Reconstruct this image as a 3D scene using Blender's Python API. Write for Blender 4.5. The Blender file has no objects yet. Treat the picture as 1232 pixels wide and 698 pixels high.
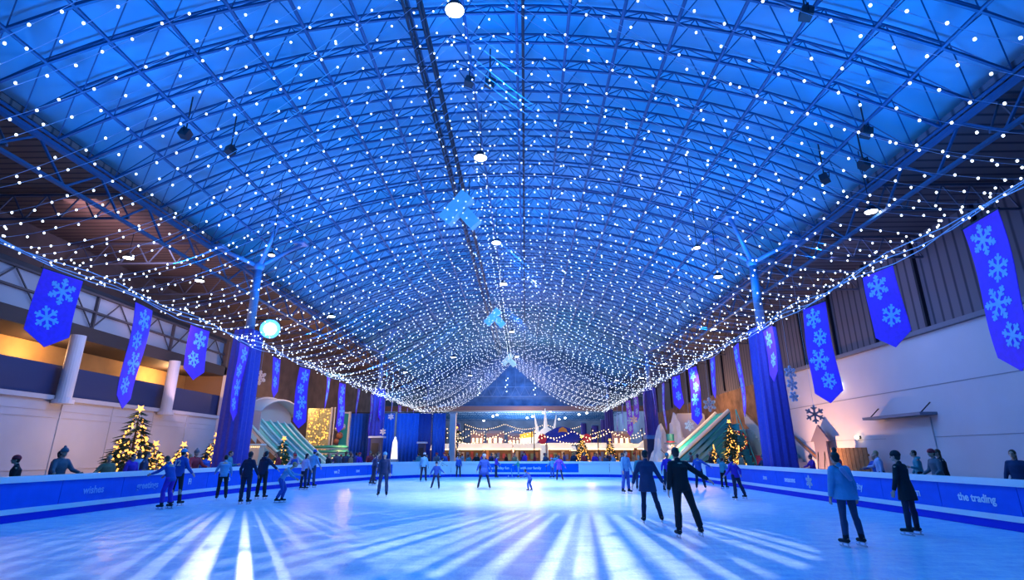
import bpy, bmesh, math, random
from mathutils import Vector, Matrix, Euler, noise
random.seed(11)
SC = bpy.context.scene
COL = SC.collection
PI = math.pi
R = math.radians
V = Vector

# ------------------------------------------------------------------ materials
MATS = {}
def mat(name, color, rough=0.6, metal=0.0, emit=None, estr=0.0, noise_scale=None, noise_amt=0.12, bump=0.0,
        alpha=1.0, trans=0.0, spec=0.5, no_mis=False):
    if name in MATS:
        return MATS[name]
    m = bpy.data.materials.new(name)
    m.use_nodes = True
    nt = m.node_tree
    b = nt.nodes['Principled BSDF']
    b.inputs['Base Color'].default_value = (*color, 1)
    b.inputs['Roughness'].default_value = rough
    b.inputs['Metallic'].default_value = metal
    b.inputs['Specular IOR Level'].default_value = spec
    b.inputs['Transmission Weight'].default_value = trans
    b.inputs['Alpha'].default_value = alpha
    if emit:
        b.inputs['Emission Color'].default_value = (*emit, 1)
        b.inputs['Emission Strength'].default_value = estr
    if noise_scale:
        tc = nt.nodes.new('ShaderNodeTexCoord')
        n = nt.nodes.new('ShaderNodeTexNoise')
        n.inputs['Scale'].default_value = noise_scale
        n.inputs['Detail'].default_value = 4
        nt.links.new(tc.outputs['Object'], n.inputs['Vector'])
        mx = nt.nodes.new('ShaderNodeMix'); mx.data_type = 'RGBA'
        d = tuple(max(0, c * (1 - noise_amt * 2)) for c in color)
        l = tuple(min(1, c * (1 + noise_amt * 2)) for c in color)
        mx.inputs[6].default_value = (*d, 1); mx.inputs[7].default_value = (*l, 1)
        nt.links.new(n.outputs['Fac'], mx.inputs[0])
        nt.links.new(mx.outputs[2], b.inputs['Base Color'])
        if bump:
            bp = nt.nodes.new('ShaderNodeBump')
            bp.inputs['Strength'].default_value = bump
            nt.links.new(n.outputs['Fac'], bp.inputs['Height'])
            nt.links.new(bp.outputs['Normal'], b.inputs['Normal'])
    if no_mis:
        m.cycles.emission_sampling = 'NONE'
    MATS[name] = m
    return m

# ------------------------------------------------------------------ mesh builder
def frame_of(d):
    d = V(d).normalized()
    up = V((0, 0, 1)) if abs(d.z) < 0.95 else V((0, 1, 0))
    a = d.cross(up).normalized()
    return a, a.cross(d).normalized(), d

class MB:
    def __init__(s):
        s.v = []; s.f = []
    def add(s, vs, fs):
        k = len(s.v)
        s.v.extend([tuple(p) for p in vs]); s.f.extend([tuple(i + k for i in f) for f in fs])
        return s
    def box(s, c, sz, rot=None):
        c = V(c); hx, hy, hz = sz[0] / 2, sz[1] / 2, sz[2] / 2
        m = Euler(rot).to_matrix() if rot else None
        vs = []
        for x, y, z in ((-1,-1,-1),(1,-1,-1),(1,1,-1),(-1,1,-1),(-1,-1,1),(1,-1,1),(1,1,1),(-1,1,1)):
            p = V((x * hx, y * hy, z * hz))
            if m: p = m @ p
            vs.append(c + p)
        return s.add(vs, [(0,3,2,1),(4,5,6,7),(0,1,5,4),(1,2,6,5),(2,3,7,6),(3,0,4,7)])
    def bx(s, x0, x1, y0, y1, z0, z1):
        return s.box(((x0+x1)/2, (y0+y1)/2, (z0+z1)/2), (abs(x1-x0), abs(y1-y0), abs(z1-z0)))
    def bar(s, a, b, r, n=4, r2=None, caps=True):
        a = V(a); b = V(b)
        if (b - a).length < 1e-6: return s
        u, w, d = frame_of(b - a)
        r2 = r if r2 is None else r2
        vs = []
        for p, q in ((a, r), (b, r2)):
            for i in range(n):
                t = 2 * PI * (i + .5) / n
                vs.append(p + (u * math.cos(t) + w * math.sin(t)) * q)
        fs = [(i, (i + 1) % n, n + (i + 1) % n, n + i) for i in range(n)]
        if caps: fs += [tuple(range(n - 1, -1, -1)), tuple(range(n, 2 * n))]
        return s.add(vs, fs)
    def path(s, pts, r, n=4):
        pts = [V(p) for p in pts]
        vs = []; fs = []
        for i, p in enumerate(pts):
            d = (pts[min(i + 1, len(pts) - 1)] - pts[max(i - 1, 0)])
            u, w, _ = frame_of(d)
            for k in range(n):
                t = 2 * PI * (k + .5) / n
                vs.append(p + (u * math.cos(t) + w * math.sin(t)) * r)
        for i in range(len(pts) - 1):
            for k in range(n):
                fs.append((i*n+k, i*n+(k+1) % n, (i+1)*n+(k+1) % n, (i+1)*n+k))
        fs.append(tuple(range(n - 1, -1, -1))); fs.append(tuple(range((len(pts)-1)*n, len(pts)*n)))
        return s.add(vs, fs)
    def lathe(s, prof, c=(0, 0, 0), n=12, sq=False):
        vs = []; fs = []; c = V(c)
        for (r, z) in prof:
            for i in range(n):
                t = 2 * PI * (i + (.5 if sq else 0)) / n
                vs.append(c + V((r * math.cos(t), r * math.sin(t), z)))
        for j in range(len(prof) - 1):
            for i in range(n):
                fs.append((j*n+i, j*n+(i+1) % n, (j+1)*n+(i+1) % n, (j+1)*n+i))
        fs.append(tuple(range(n - 1, -1, -1))); fs.append(tuple(range((len(prof)-1)*n, len(prof)*n)))
        return s.add(vs, fs)
    def ell(s, c, r, n=12, m=8, rot=None):
        c = V(c); M = Euler(rot).to_matrix() if rot else Matrix.Identity(3)
        if isinstance(r, (int, float)): r = (r, r, r)
        vs = [c + M @ V((0, 0, -r[2]))]; fs = []
        for j in range(1, m):
            a = -PI/2 + PI * j / m
            for i in range(n):
                t = 2 * PI * i / n
                vs.append(c + M @ V((r[0]*math.cos(a)*math.cos(t), r[1]*math.cos(a)*math.sin(t), r[2]*math.sin(a))))
        vs.append(c + M @ V((0, 0, r[2])))
        for i in range(n): fs.append((0, 1 + (i+1) % n, 1 + i))
        for j in range(m - 2):
            for i in range(n):
                fs.append((1+j*n+i, 1+j*n+(i+1) % n, 1+(j+1)*n+(i+1) % n, 1+(j+1)*n+i))
        last = len(vs) - 1; o = 1 + (m-2)*n
        for i in range(n): fs.append((o+i, o+(i+1) % n, last))
        return s.add(vs, fs)
    def cap(s, a, b, r0, r1, n=10, flat=1.0, fdir=None):
        """tapered capsule; flat squeezes it along fdir"""
        a = V(a); b = V(b); d = (b - a); L = d.length
        u, w, d = frame_of(d)
        if fdir is not None:
            w = V(fdir); w = (w - d * w.dot(d)).normalized(); u = d.cross(w)
        rings = []
        for k in range(3): 
            t = -PI/2 + PI/2 * (k + .6) / 3
            rings.append((a + d * (r0 * math.sin(t)), r0 * math.cos(t)))
        rings += [(a, r0), (a + d*L*.5, (r0+r1)/2), (b, r1)]
        for k in range(3):
            t = PI/2 * (k + .4 + .0) / 3 + .0
            rings.append((b + d * (r1 * math.sin(t + .35 if k == 2 else t)), r1 * math.cos(t + .35 if k == 2 else t)))
        vs = []; fs = []
        for c, rr in rings:
            for i in range(n):
                t = 2 * PI * i / n
                vs.append(c + u * (math.cos(t) * rr) + w * (math.sin(t) * rr * flat))
        m = len(rings)
        for j in range(m - 1):
            for i in range(n):
                fs.append((j*n+i, j*n+(i+1) % n, (j+1)*n+(i+1) % n, (j+1)*n+i))
        fs.append(tuple(range(n - 1, -1, -1))); fs.append(tuple(range((m-1)*n, m*n)))
        return s.add(vs, fs)
    def loft(s, rings, n=16):
        """rings: (center, rx, ry) horizontal ellipses"""
        vs = []; fs = []
        for c, rx, ry in rings:
            for i in range(n):
                t = 2 * PI * i / n
                vs.append((c[0] + rx*math.cos(t), c[1] + ry*math.sin(t), c[2]))
        m = len(rings)
        for j in range(m - 1):
            for i in range(n):
                fs.append((j*n+i, j*n+(i+1) % n, (j+1)*n+(i+1) % n, (j+1)*n+i))
        fs.append(tuple(range(n - 1, -1, -1))); fs.append(tuple(range((m-1)*n, m*n)))
        return s.add(vs, fs)
    def prism(s, poly, fn, t0, t1):
        """poly in 2D, fn(a,b,t)->3D point"""
        n = len(poly)
        vs = [fn(a, b, t0) for a, b in poly] + [fn(a, b, t1) for a, b in poly]
        fs = [tuple(range(n - 1, -1, -1)), tuple(range(n, 2*n))] + [(i, (i+1) % n, n+(i+1) % n, n+i) for i in range(n)]
        return s.add(vs, fs)
    def mesh(s, name):
        me = bpy.data.meshes.new(name)
        me.from_pydata(s.v, [], s.f)
        return me
    def build(s, name, m, parent=None, smooth=False, label=None, kind=None):
        me = s.mesh(name)
        bm = bmesh.new(); bm.from_mesh(me)
        bmesh.ops.recalc_face_normals(bm, faces=bm.faces)
        bm.to_mesh(me); bm.free()
        if smooth:
            me.polygons.foreach_set('use_smooth', [True] * len(me.polygons))
            me.update()
        me.materials.append(m)
        o = bpy.data.objects.new(name, me)
        COL.objects.link(o)
        if parent: o.parent = parent
        if label: o['label'] = label
        if kind: o['kind'] = kind
        return o

def tag(o, label=None, cat=None, group=None, kind=None):
    if label: o['label'] = label
    if cat: o['category'] = cat
    if group: o['group'] = group
    if kind: o['kind'] = kind
    return o
def thing(name, label, cat, loc=(0, 0, 0), rz=0, group=None):
    o = bpy.data.objects.new(name, None)
    o.empty_display_size = .2
    COL.objects.link(o)
    o.location = loc; o.rotation_euler = (0, 0, rz)
    return tag(o, label, cat, group)
def struct(name, mb, m, label=None, smooth=False):
    o = mb.build(name, m, smooth=smooth)
    o['kind'] = 'structure'
    if label: o['label'] = label
    return o
KIDS = {}
def copy_tree(o, parent=None, remap=None):
    c = o.copy(); COL.objects.link(c)
    c.parent = parent
    if remap and c.type == 'MESH':
        for i, sl in enumerate(c.material_slots):
            if sl.material and sl.material.name in remap:
                mm = remap[sl.material.name]
                sl.link = 'OBJECT'; sl.material = mm
    for ch in list(o.children):
        copy_tree(ch, c, remap)
    return c
def light(name, typ, loc, color, energy, target=None, size=.3, **kw):
    l = bpy.data.lights.new(name, typ)
    l.color = color; l.energy = energy
    if typ == 'AREA':
        l.shape = 'RECTANGLE'; l.size = size; l.size_y = kw.pop('size_y', size)
    elif typ in ('POINT', 'SPOT'):
        l.shadow_soft_size = size
    for k, v in kw.items(): setattr(l, k, v)
    o = bpy.data.objects.new(name, l); COL.objects.link(o)
    o.location = loc
    if target is not None:
        o.rotation_euler = (V(target) - V(loc)).to_track_quat('-Z', 'Y').to_euler()
    return o

FONT_CACHE = {}
def text_mesh(txt, size, depth=.006, bold=0.0):
    cu = bpy.data.curves.new('lettering', 'FONT')
    cu.body = txt; cu.size = size; cu.extrude = depth; cu.offset = bold
    cu.align_x = 'CENTER'; cu.align_y = 'CENTER'; cu.resolution_u = 3
    o = bpy.data.objects.new('lettering', cu); COL.objects.link(o)
    dg = bpy.context.evaluated_depsgraph_get()
    me = bpy.data.meshes.new_from_object(o.evaluated_get(dg))
    bpy.data.objects.remove(o)
    return me

def snowflake_mb(mb, fn, c, r, w, t0, t1, style=0, rot=0):
    """flat six armed flake drawn with fn(a,b,t)"""
    def rod(a, b, ww):
        a = V(a); b = V(b); d = (b - a).normalized(); n = V((-d.y, d.x)) * ww / 2
        mb.prism([tuple(a - n), tuple(b - n), tuple(b + n), tuple(a + n)], fn, t0, t1)
    c = V(c)
    for k in range(6):
        an = rot + k * PI / 3
        d = V((math.sin(an), math.cos(an)))
        rod(c, c + d * r, w)
        for q, ln in ((.45, .3), (.72, .24)) if style == 0 else ((.55, .36),):
            for s in (-1, 1):
                e = V((math.sin(an + s * .95), math.cos(an + s * .95)))
                rod(c + d * r * q, c + d * r * q + e * r * ln, w * .8)
    mb.prism([tuple(c + V((math.sin(k*PI/3+rot+PI/6), math.cos(k*PI/3+rot+PI/6))) * r * .22) for k in range(6)], fn, t0, t1)
# ------------------------------------------------------------------ people
def dirv(side, out, fwd):
    o = R(out); f = R(fwd)
    return V((side * math.sin(o), math.sin(f) * math.cos(o), -math.cos(o) * math.cos(f)))

def remeshed(mb, name, m, parent, voxel, smooth_it=2, label=None):
    me = mb.mesh(name)
    o = bpy.data.objects.new(name, me); COL.objects.link(o)
    md = o.modifiers.new('r', 'REMESH'); md.mode = 'VOXEL'; md.voxel_size = voxel; md.use_smooth_shade = True
    if smooth_it:
        ms = o.modifiers.new('s', 'SMOOTH'); ms.factor = .5; ms.iterations = smooth_it
    dg = bpy.context.evaluated_depsgraph_get()
    me2 = bpy.data.meshes.new_from_object(o.evaluated_get(dg))
    me2.name = name
    o.modifiers.clear(); o.data = me2
    bpy.data.meshes.remove(me)
    me2.materials.clear(); me2.materials.append(m)
    o.name = name
    if parent: o.parent = parent
    if label: o['label'] = label
    return o

def cloth(name, c, rough=.85):
    return mat(name, c, rough, noise_scale=9, noise_amt=.12, bump=.15)
SKIN = mat('skin', (.55, .34, .26), .55, noise_scale=14, noise_amt=.05)
SKIN2 = mat('skin_brown', (.25, .14, .09), .55, noise_scale=14, noise_amt=.05)
EYE = mat('eye_dark', (.02, .02, .02), .2)
LIP = mat('lips', (.42, .16, .14), .5)
STEEL = mat('skate_steel', (.6, .62, .66), .25, .9)
C = dict(
    black=cloth('cloth_black', (.012, .013, .02)), navy=cloth('cloth_navy', (.014, .02, .06)),
    coat=cloth('cloth_coat', (.03, .045, .13)), blue=cloth('cloth_blue', (.03, .09, .42)),
    purple=cloth('cloth_purple', (.09, .03, .5)), teal=cloth('cloth_teal', (.05, .27, .34)),
    sky=cloth('cloth_sky', (.14, .36, .62)), white=cloth('cloth_white', (.6, .62, .66)),
    lilac=cloth('cloth_lilac', (.38, .42, .68)), grey=cloth('cloth_grey', (.12, .13, .17)),
    red=cloth('cloth_red', (.4, .03, .05)), tan=cloth('cloth_tan', (.35, .24, .14)),
    green=cloth('cloth_green', (.03, .35, .28)), jeans=cloth('cloth_jeans', (.04, .06, .14)),
    hair=mat('hair_dark', (.018, .013, .012), .5, noise_scale=40, noise_amt=.3),
    brown=mat('hair_brown', (.09, .045, .025), .5, noise_scale=40, noise_amt=.3),
    blond=mat('hair_blond', (.38, .26, .12), .5, noise_scale=40, noise_amt=.3),
)

STAND = dict(legs=((6, 0, 4, 0), (6, 0, 4, 0)), arms=((12, 5, 8, 15), (12, 5, 8, 15)), lean=3)
def person(name, label, x, y, h=1.75, face=0, legs=None, arms=None, lean=3, side_lean=0, build=1.0,
           top='navy', bottom='jeans', hairc='hair', hat=None, coat=0.0, hood=False, skates=True, skirt=None,
           bun=False, long_hair=False, voxel=.0095, skin=SKIN, bag=None, number=None, scarf=None, shoe='black',
           bare_legs=False, group=None, head_turn=0, gloves=None, cap_pom=False, wide=1.0):
    legs = legs or STAND['legs']; arms = arms or STAND['arms']
    lift = .085 if skates else .03
    s = h / (1.75 + lift)
    root = thing(name, label, 'person', (x, y, 0), -R(face), group)
    root.scale = (s, s, s)
    # skeleton
    P = V((0, 0, .94))
    sp = V((math.sin(R(side_lean)), math.sin(R(lean)), math.cos(R(lean)))).normalized()
    J = {}
    low = 9
    for k, sd in enumerate((-1, 1)):
        o1, f1, o2, f2 = legs[k]
        hip = P + V((sd * .095, 0, -.01))
        kn = hip + dirv(sd, o1, f1) * .43
        an = kn + dirv(sd, o2, f2) * .415
        J[sd] = (hip, kn, an); low = min(low, an.z)
    dz = .085 + lift - low
    P = P + V((0, 0, dz))
    for sd in (-1, 1): J[sd] = tuple(p + V((0, 0, dz)) for p in J[sd])
    waist = P + sp * .17; chest = P + sp * .34; neck = P + sp * .50; 
    hp = neck + V((sp.x * .5, sp.y * .45 + .012, .09)); hc = hp + V((0, .018, .085))
    A = {}
    for k, sd in enumerate((-1, 1)):
        o1, f1, o2, f2 = arms[k]
        sh = neck + V((sd * .175, 0, -.055))
        el = sh + dirv(sd, o1, f1) * .29
        wr = el + dirv(sd, o2, f2) * .25
        A[sd] = (sh, el, wr)
    b = build
    hm = Matrix.Rotation(-R(head_turn), 3, 'Z')
    def HP(v): return hc + hm @ V(v)
    # ---- body: one continuous surface
    mb = MB()
    mb.ell(P + V((0, -.01, 0)), (.158*b, .115*b, .12))
    mb.ell(waist, (.128*b, .095*b, .15)); mb.ell(chest, (.16*b, .11*b, .18))
    mb.cap(neck + V((-.13, 0, -.055)), neck + V((.13, 0, -.055)), .058*b, .058*b)
    mb.cap(neck + V((0, 0, -.04)), hp + V((0, 0, .03)), .058, .05)
    mb.ell(HP((0, -.012, .02)), (.074, .092, .1)); mb.ell(HP((0, .022, -.04)), (.056, .064, .068))
    mb.cap(HP((0, .092, .012)), HP((0, .108, -.022)), .011, .016)
    mb.ell(HP((0, .06, .038)), (.052, .03, .014))
    mb.ell(HP((0, .078, -.058)), (.026, .018, .014)); mb.ell(HP((0, .068, -.09)), (.024, .02, .016))
    for sd in (-1, 1):
        mb.ell(HP((sd*.078, -.008, -.005)), (.012, .022, .032))
        hip, kn, an = J[sd]
        mb.cap(hip, kn, .088*b, .056*b); mb.cap(kn, kn.lerp(an, .35) + V((0, -.012, 0)), .054*b, .056*b)
        mb.cap(kn.lerp(an, .35) + V((0, -.012, 0)), an, .056*b, .038)
        mb.cap(an + V((0, -.035, -.03)), an + V((sd*.015, .13, -.055)), .034, .028)
        sh, el, wr = A[sd]
        mb.cap(sh, el, .055*b, .041*b); mb.cap(el, wr, .042*b, .028)
        # hand: palm, five fingers
        d = (wr - el).normalized()
        inn = V((-sd, 0, 0)); inn = (inn - d * inn.dot(d)).normalized()      # palm side
        ax = d.cross(inn).normalized()                                       # across the palm
        if ax.y < 0: ax = -ax                                                # thumb side forward
        pc = wr + d * .085
        for q in (-.026, -.009, .009, .026):
            mb.cap(wr + d*.012 + ax*q*.6, wr + d*.082 + ax*q, .014, .0125)
        for q, ln in ((.031, .066), (.0105, .076), (-.0105, .071), (-.031, .056)):
            p0 = wr + d*.085 + ax*q*1.02
            p1 = p0 + (d + inn*.18 + ax*q*2.0).normalized() * ln * .5
            p2 = p1 + (d + inn*.75).normalized() * ln * .5
            mb.cap(p0, p1, .0098, .0092, 6); mb.cap(p1, p2, .0092, .0082, 6)
        t0 = wr + d*.03 + ax*.024; t1 = t0 + (d*.6 + ax*.8 + inn*.25).normalized()*.04
        t2 = t1 + (d*.9 + ax*.3 + inn*.45).normalized()*.032
        mb.cap(t0, t1, .0125, .0105, 6); mb.cap(t1, t2, .0105, .0088, 6)
    remeshed(mb, 'body', skin, root, voxel, 1)
    for sd in (-1, 1): MB().ell(HP((sd*.031, .072, .018)), (.011, .008, .008), 8, 6).build('eye', EYE, root, smooth=True)
    MB().ell(HP((0, .094, -.058)), (.021, .006, .006), 8, 6).build('lips', LIP, root, smooth=True)
    cv = max(voxel * 1.25, .011)
    # ---- jacket / coat
    mb = MB()
    tb = b * wide
    if coat:
        hem = P.z - .10 - coat
        cx = (P + V((0, 0, 0)))
        mb.loft([((neck.x, neck.y, neck.z + .01), .075, .07), ((neck.x, neck.y, neck.z - .03), .15*tb, .09*tb),
                 ((chest.x, chest.y, chest.z + .05), .198*tb, .14*tb), ((chest.x, chest.y, chest.z - .06), .18*tb, .135*tb),
                 ((waist.x, waist.y, waist.z), .162*tb, .128*tb), ((P.x, P.y - .01, P.z), .195*tb, .15*tb),
                 ((P.x, P.y - .015, (P.z + hem)/2), .215*tb, .17*tb), ((P.x, P.y - .015, hem), .232*tb, .185*tb)])
    else:
        mb.loft([((neck.x, neck.y, neck.z + .012), .07, .065), ((neck.x, neck.y, neck.z - .03), .145*tb, .085*tb),
                 ((chest.x, chest.y, chest.z + .05), .196*tb, .138*tb), ((chest.x, chest.y, chest.z - .06), .182*tb, .138*tb),
                 ((waist.x, waist.y, waist.z), .17*tb, .13*tb), ((P.x, P.y - .008, P.z), .186*tb, .14*tb),
                 ((P.x, P.y - .008, P.z - .09), .183*tb, .14*tb)])
    mb.cap(neck + V((0, 0, -.01)), neck + V((0, 0, .035)), .07, .062)
    for sd in (-1, 1):
        sh, el, wr = A[sd]
        mb.cap(sh + V((-sd*.02, 0, .0)), el, .074*tb, .057*tb); mb.cap(el, el.lerp(wr, .8), .058*tb, .046*tb)
        mb.bar(el.lerp(wr, .6), el.lerp(wr, .96), .047*tb, 12, .041*tb)
    mb.cap(neck + V((-.13, 0, -.05)), neck + V((.13, 0, -.05)), .073*b, .073*b)
    if hood: mb.cap(neck + V((-.06, -.085, .03)), neck + V((.06, -.085, .03)), .055, .055)
    jk = remeshed(mb, 'jacket' if not coat else 'coat', C[top], root, cv, 3)
    # ---- trousers / tights
    mb = MB()
    leg_r = 1.0 if coat or skirt or bare_legs else 1.13
    mb.ell(P + V((0, -.01, -.01)), (.168*b, .125*b, .12))
    for sd in (-1, 1):
        hip, kn, an = J[sd]
        end = .4 if bare_legs else (.9 if skates else .97)
        mb.cap(hip, kn, .097*b*leg_r, .063*b*leg_r)
        e = kn.lerp(an, end)
        mb.bar(kn, e, .063*b*leg_r, 14, (.052 if leg_r < 1.1 else .062)*b*leg_r); mb.ell(kn, .063*b*leg_r)
        if not bare_legs:
            mb.ell(kn.lerp(an, .33) + V((0, -.012, 0)), (.068*b*leg_r, .07*b*leg_r, .12))
            mb.bar(kn.lerp(an, .35) + V((0, -.012, 0)), e, .069*b*leg_r, 14, .056*b*leg_r)
    remeshed(mb, 'trousers' if leg_r > 1.05 else ('shorts' if bare_legs else 'leggings'), C[bottom], root, cv, 2)
    if skirt:
        MB().loft([((P.x, P.y, P.z + .1), .165*b, .13*b), ((P.x, P.y, P.z - .05), .22*b, .18*b),
                   ((P.x, P.y, P.z - .26), .29*b, .25*b), ((P.x, P.y, P.z - .255), .27*b, .23*b), ((P.x, P.y, P.z - .02), .17*b, .14*b)], 20
                  ).build('skirt', C[skirt], root, smooth=True)
    # ---- skates or shoes
    for sd in (-1, 1):
        hip, kn, an = J[sd]
        mb = MB()
        shaft = (kn - an).normalized()
        mb.cap(an + shaft*.17 + V((0, -.005, 0)), an + V((0, 0, -.03)), .058, .056)
        toe = an + V((sd*.02, .15, -.055))
        mb.cap(an + V((0, -.04, -.045)), toe, .047, .042, flat=.85, fdir=(0, 0, 1))
        z0 = an.z - .085
        ank = mb
        o = ank.build('ice_skate' if skates else 'shoe', C[shoe], root, smooth=True)
        if skates:
            bl = MB()
            bl.box((an.x + sd*.008, an.y + .045, z0 - .006), (.05, .26, .014))
            for q in (-.05, .11): bl.box((an.x + sd*.008, an.y + q, z0 - .035), (.018, .03, .05))
            yy = an.y + .045
            bl.prism([(yy-.15, z0-.07), (yy-.14, z0-.085), (yy+.13, z0-.085), (yy+.165, z0-.06), (yy+.15, z0-.045), (yy+.13, z0-.055), (yy-.14, z0-.055)],
                     lambda a, c_, t: (an.x + sd*.008 + t, a, c_), -.003, .003)
            bl.build('skate_blade', STEEL, o)
    # ---- hair, hats, extras
    mb = MB()
    mb.ell(HP((0, -.024, .032)), (.086, .096, .1), 14, 10)
    if long_hair:
        mb.cap(HP((0, -.06, .0)), HP((0, -.085, -.16)), .075, .06, flat=.6, fdir=(0, 1, 0))
    else: mb.ell(HP((0, -.05, -.03)), (.07, .055, .06))
    if bun: mb.ell(HP((0, -.035, .165)), (.055, .055, .05))
    remeshed(mb, 'hair', C[hairc], root, .012, 1)
    if hat:
        mb = MB().ell(HP((0, -.012, .062)), (.095, .108, .088), 14, 10)
        mb.loft([(tuple(HP((0, -.012, .02))), .098, .112), (tuple(HP((0, -.012, .065))), .1, .114)], 18)
        if cap_pom: mb.ell(HP((0, -.015, .165)), .035)
        remeshed(mb, 'knit_hat', C[hat], root, .011, 1)
    if gloves:
        pass
    if scarf:
        MB().lathe([(.06, -.03), (.09, -.03), (.1, 0), (.09, .04), (.06, .045)], tuple(neck + V((0, .005, .02))), 14).build('scarf', C[scarf], root, smooth=True)
    if bag:
        p = chest + V((0, -.15, .02))
        if bag == 'sling':
            mb = MB(); mb.cap(p + V((-.09, -.03, .1)), p + V((.07, -.03, -.1)), .055, .045, flat=.5, fdir=(0, 1, 0))
            sb = remeshed(mb, 'sling_bag', C['lilac'], root, .012, 1)
            MB().bar(p + V((-.09, 0, .1)), neck + V((-.13, -.02, .03)), .012, 6).bar(p + V((.07, 0, -.1)), waist + V((.16, -.03, -.06)), .012, 6).build('strap', C['grey'], sb)
        else:
            mb = MB(); mb.box(p + V((0, -.05, -.04)), (.27, .13, .38)); mb.box(p + V((0, -.12, -.1)), (.2, .05, .18))
            remeshed(mb, 'backpack', C[bag], root, .016, 3)
    if number:
        me = text_mesh(number, .26, .004, .01)
        me.materials.append(C['white'])
        o = bpy.data.objects.new('number_print', me); COL.objects.link(o); o.parent = root
        o.location = chest + V((0, -.165, 0)); o.rotation_euler = (PI/2, 0, 0)
    return root
LP = dict(ridge=60, up=660, wash=800, cyan=5000, front=420, gobo1=400, gobo2=2900, gobo3=2100, farw=11000, wallup=2300, warm=.85, exp=0.08)
NET = dict(bulb=.56, string=.58, r=.028, e=3.2)
# ------------------------------------------------------------------ hall shell
XC = -1.1; ZR = 16.1; RR = 32.3; HALF = 15.4; MY = 1.37; MX = 1.8; YN = -12.0; YE = 92.0
XL, XR = -24.0, 20.0
def vz(x, extra=0.0):
    d = x - XC; r = RR + extra
    return ZR - RR + math.sqrt(r * r - d * d)
M_conc = mat('concrete', (.16, .16, .19), .7, noise_scale=1.5, noise_amt=.15, bump=.1)
def ice_material():
    m = bpy.data.materials.new('rink_ice'); m.use_nodes = True; nt = m.node_tree; b = nt.nodes['Principled BSDF']
    tc = nt.nodes.new('ShaderNodeTexCoord')
    def noise_n(scale, stretch, detail=5, dist=0):
        mp = nt.nodes.new('ShaderNodeMapping'); mp.inputs['Scale'].default_value = stretch
        n = nt.nodes.new('ShaderNodeTexNoise'); n.inputs['Scale'].default_value = scale; n.inputs['Detail'].default_value = detail
        n.inputs['Distortion'].default_value = dist
        nt.links.new(tc.outputs['Object'], mp.inputs['Vector']); nt.links.new(mp.outputs['Vector'], n.inputs['Vector'])
        return n
    scuff = noise_n(1.6, (1, 2.6, 1), 8, .6)
    fine = noise_n(14, (1.0, .35, 1), 6, 1.5)
    ad = nt.nodes.new('ShaderNodeMath'); ad.operation = 'MULTIPLY_ADD'; ad.inputs[1].default_value = .55
    nt.links.new(scuff.outputs['Fac'], ad.inputs[0])
    sc = nt.nodes.new('ShaderNodeMath'); sc.operation = 'MULTIPLY'; sc.inputs[1].default_value = .45
    nt.links.new(fine.outputs['Fac'], sc.inputs[0]); nt.links.new(sc.outputs[0], ad.inputs[2])
    cr = nt.nodes.new('ShaderNodeValToRGB')
    cr.color_ramp.elements[0].position = .36; cr.color_ramp.elements[0].color = (.3, .5, .78, 1)
    cr.color_ramp.elements[1].position = .62; cr.color_ramp.elements[1].color = (.66, .8, .93, 1)
    nt.links.new(ad.outputs[0], cr.inputs[0]); nt.links.new(cr.outputs[0], b.inputs['Base Color'])
    rr = nt.nodes.new('ShaderNodeMapRange'); rr.inputs['To Min'].default_value = .22; rr.inputs['To Max'].default_value = .5
    nt.links.new(ad.outputs[0], rr.inputs['Value']); nt.links.new(rr.outputs[0], b.inputs['Roughness'])
    bp = nt.nodes.new('ShaderNodeBump'); bp.inputs['Strength'].default_value = .12; bp.inputs['Distance'].default_value = .02
    nt.links.new(fine.outputs['Fac'], bp.inputs['Height']); nt.links.new(bp.outputs['Normal'], b.inputs['Normal'])
    b.inputs['Specular IOR Level'].default_value = .22
    return m
M_ice = ice_material()

# rink outline (barrier line): left straight, rounded far corners, right straight
def rink_outline():
    pts = [(-13.0, -6.0)]
    for y in (-3.6, -1.2, 1.2, 3.6, 6, 8.4, 10.8, 13.2, 15.6, 18, 20.4, 22.8): pts.append((-13.0, y))
    pts += [(-12.85, 25.2), (-12.5, 27.6), (-12.05, 29.95), (-11.55, 32.3), (-11.05, 34.6), (-10.4, 36.9), (-9.3, 39.1), (-7.8, 41.0), (-5.6, 42.2)]
    for x in (-3.2, -.8, 1.6, 4.0): pts.append((x, 42.4))
    pts += [(6.3, 42.2), (8.3, 41.0), (9.8, 39.2), (10.7, 37.0), (11.0, 34.6)]
    y = 34.6
    while y > -5.5:
        y -= 2.4; pts.append((11.0, y))
    return pts
OUT = rink_outline()
def build_floor():
    mb = MB(); mb.bx(XL - 4, XR + 4, YN, 142, -.3, -.03)
    struct('floor', mb, M_conc)
    mb = MB()
    mb.prism([(x, y) for x, y in OUT], lambda a, b, t: (a, b, t), -.03, 0)
    struct('floor_ice', mb, M_ice, label='white and blue skating ice scored by blades')
build_floor()

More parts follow.
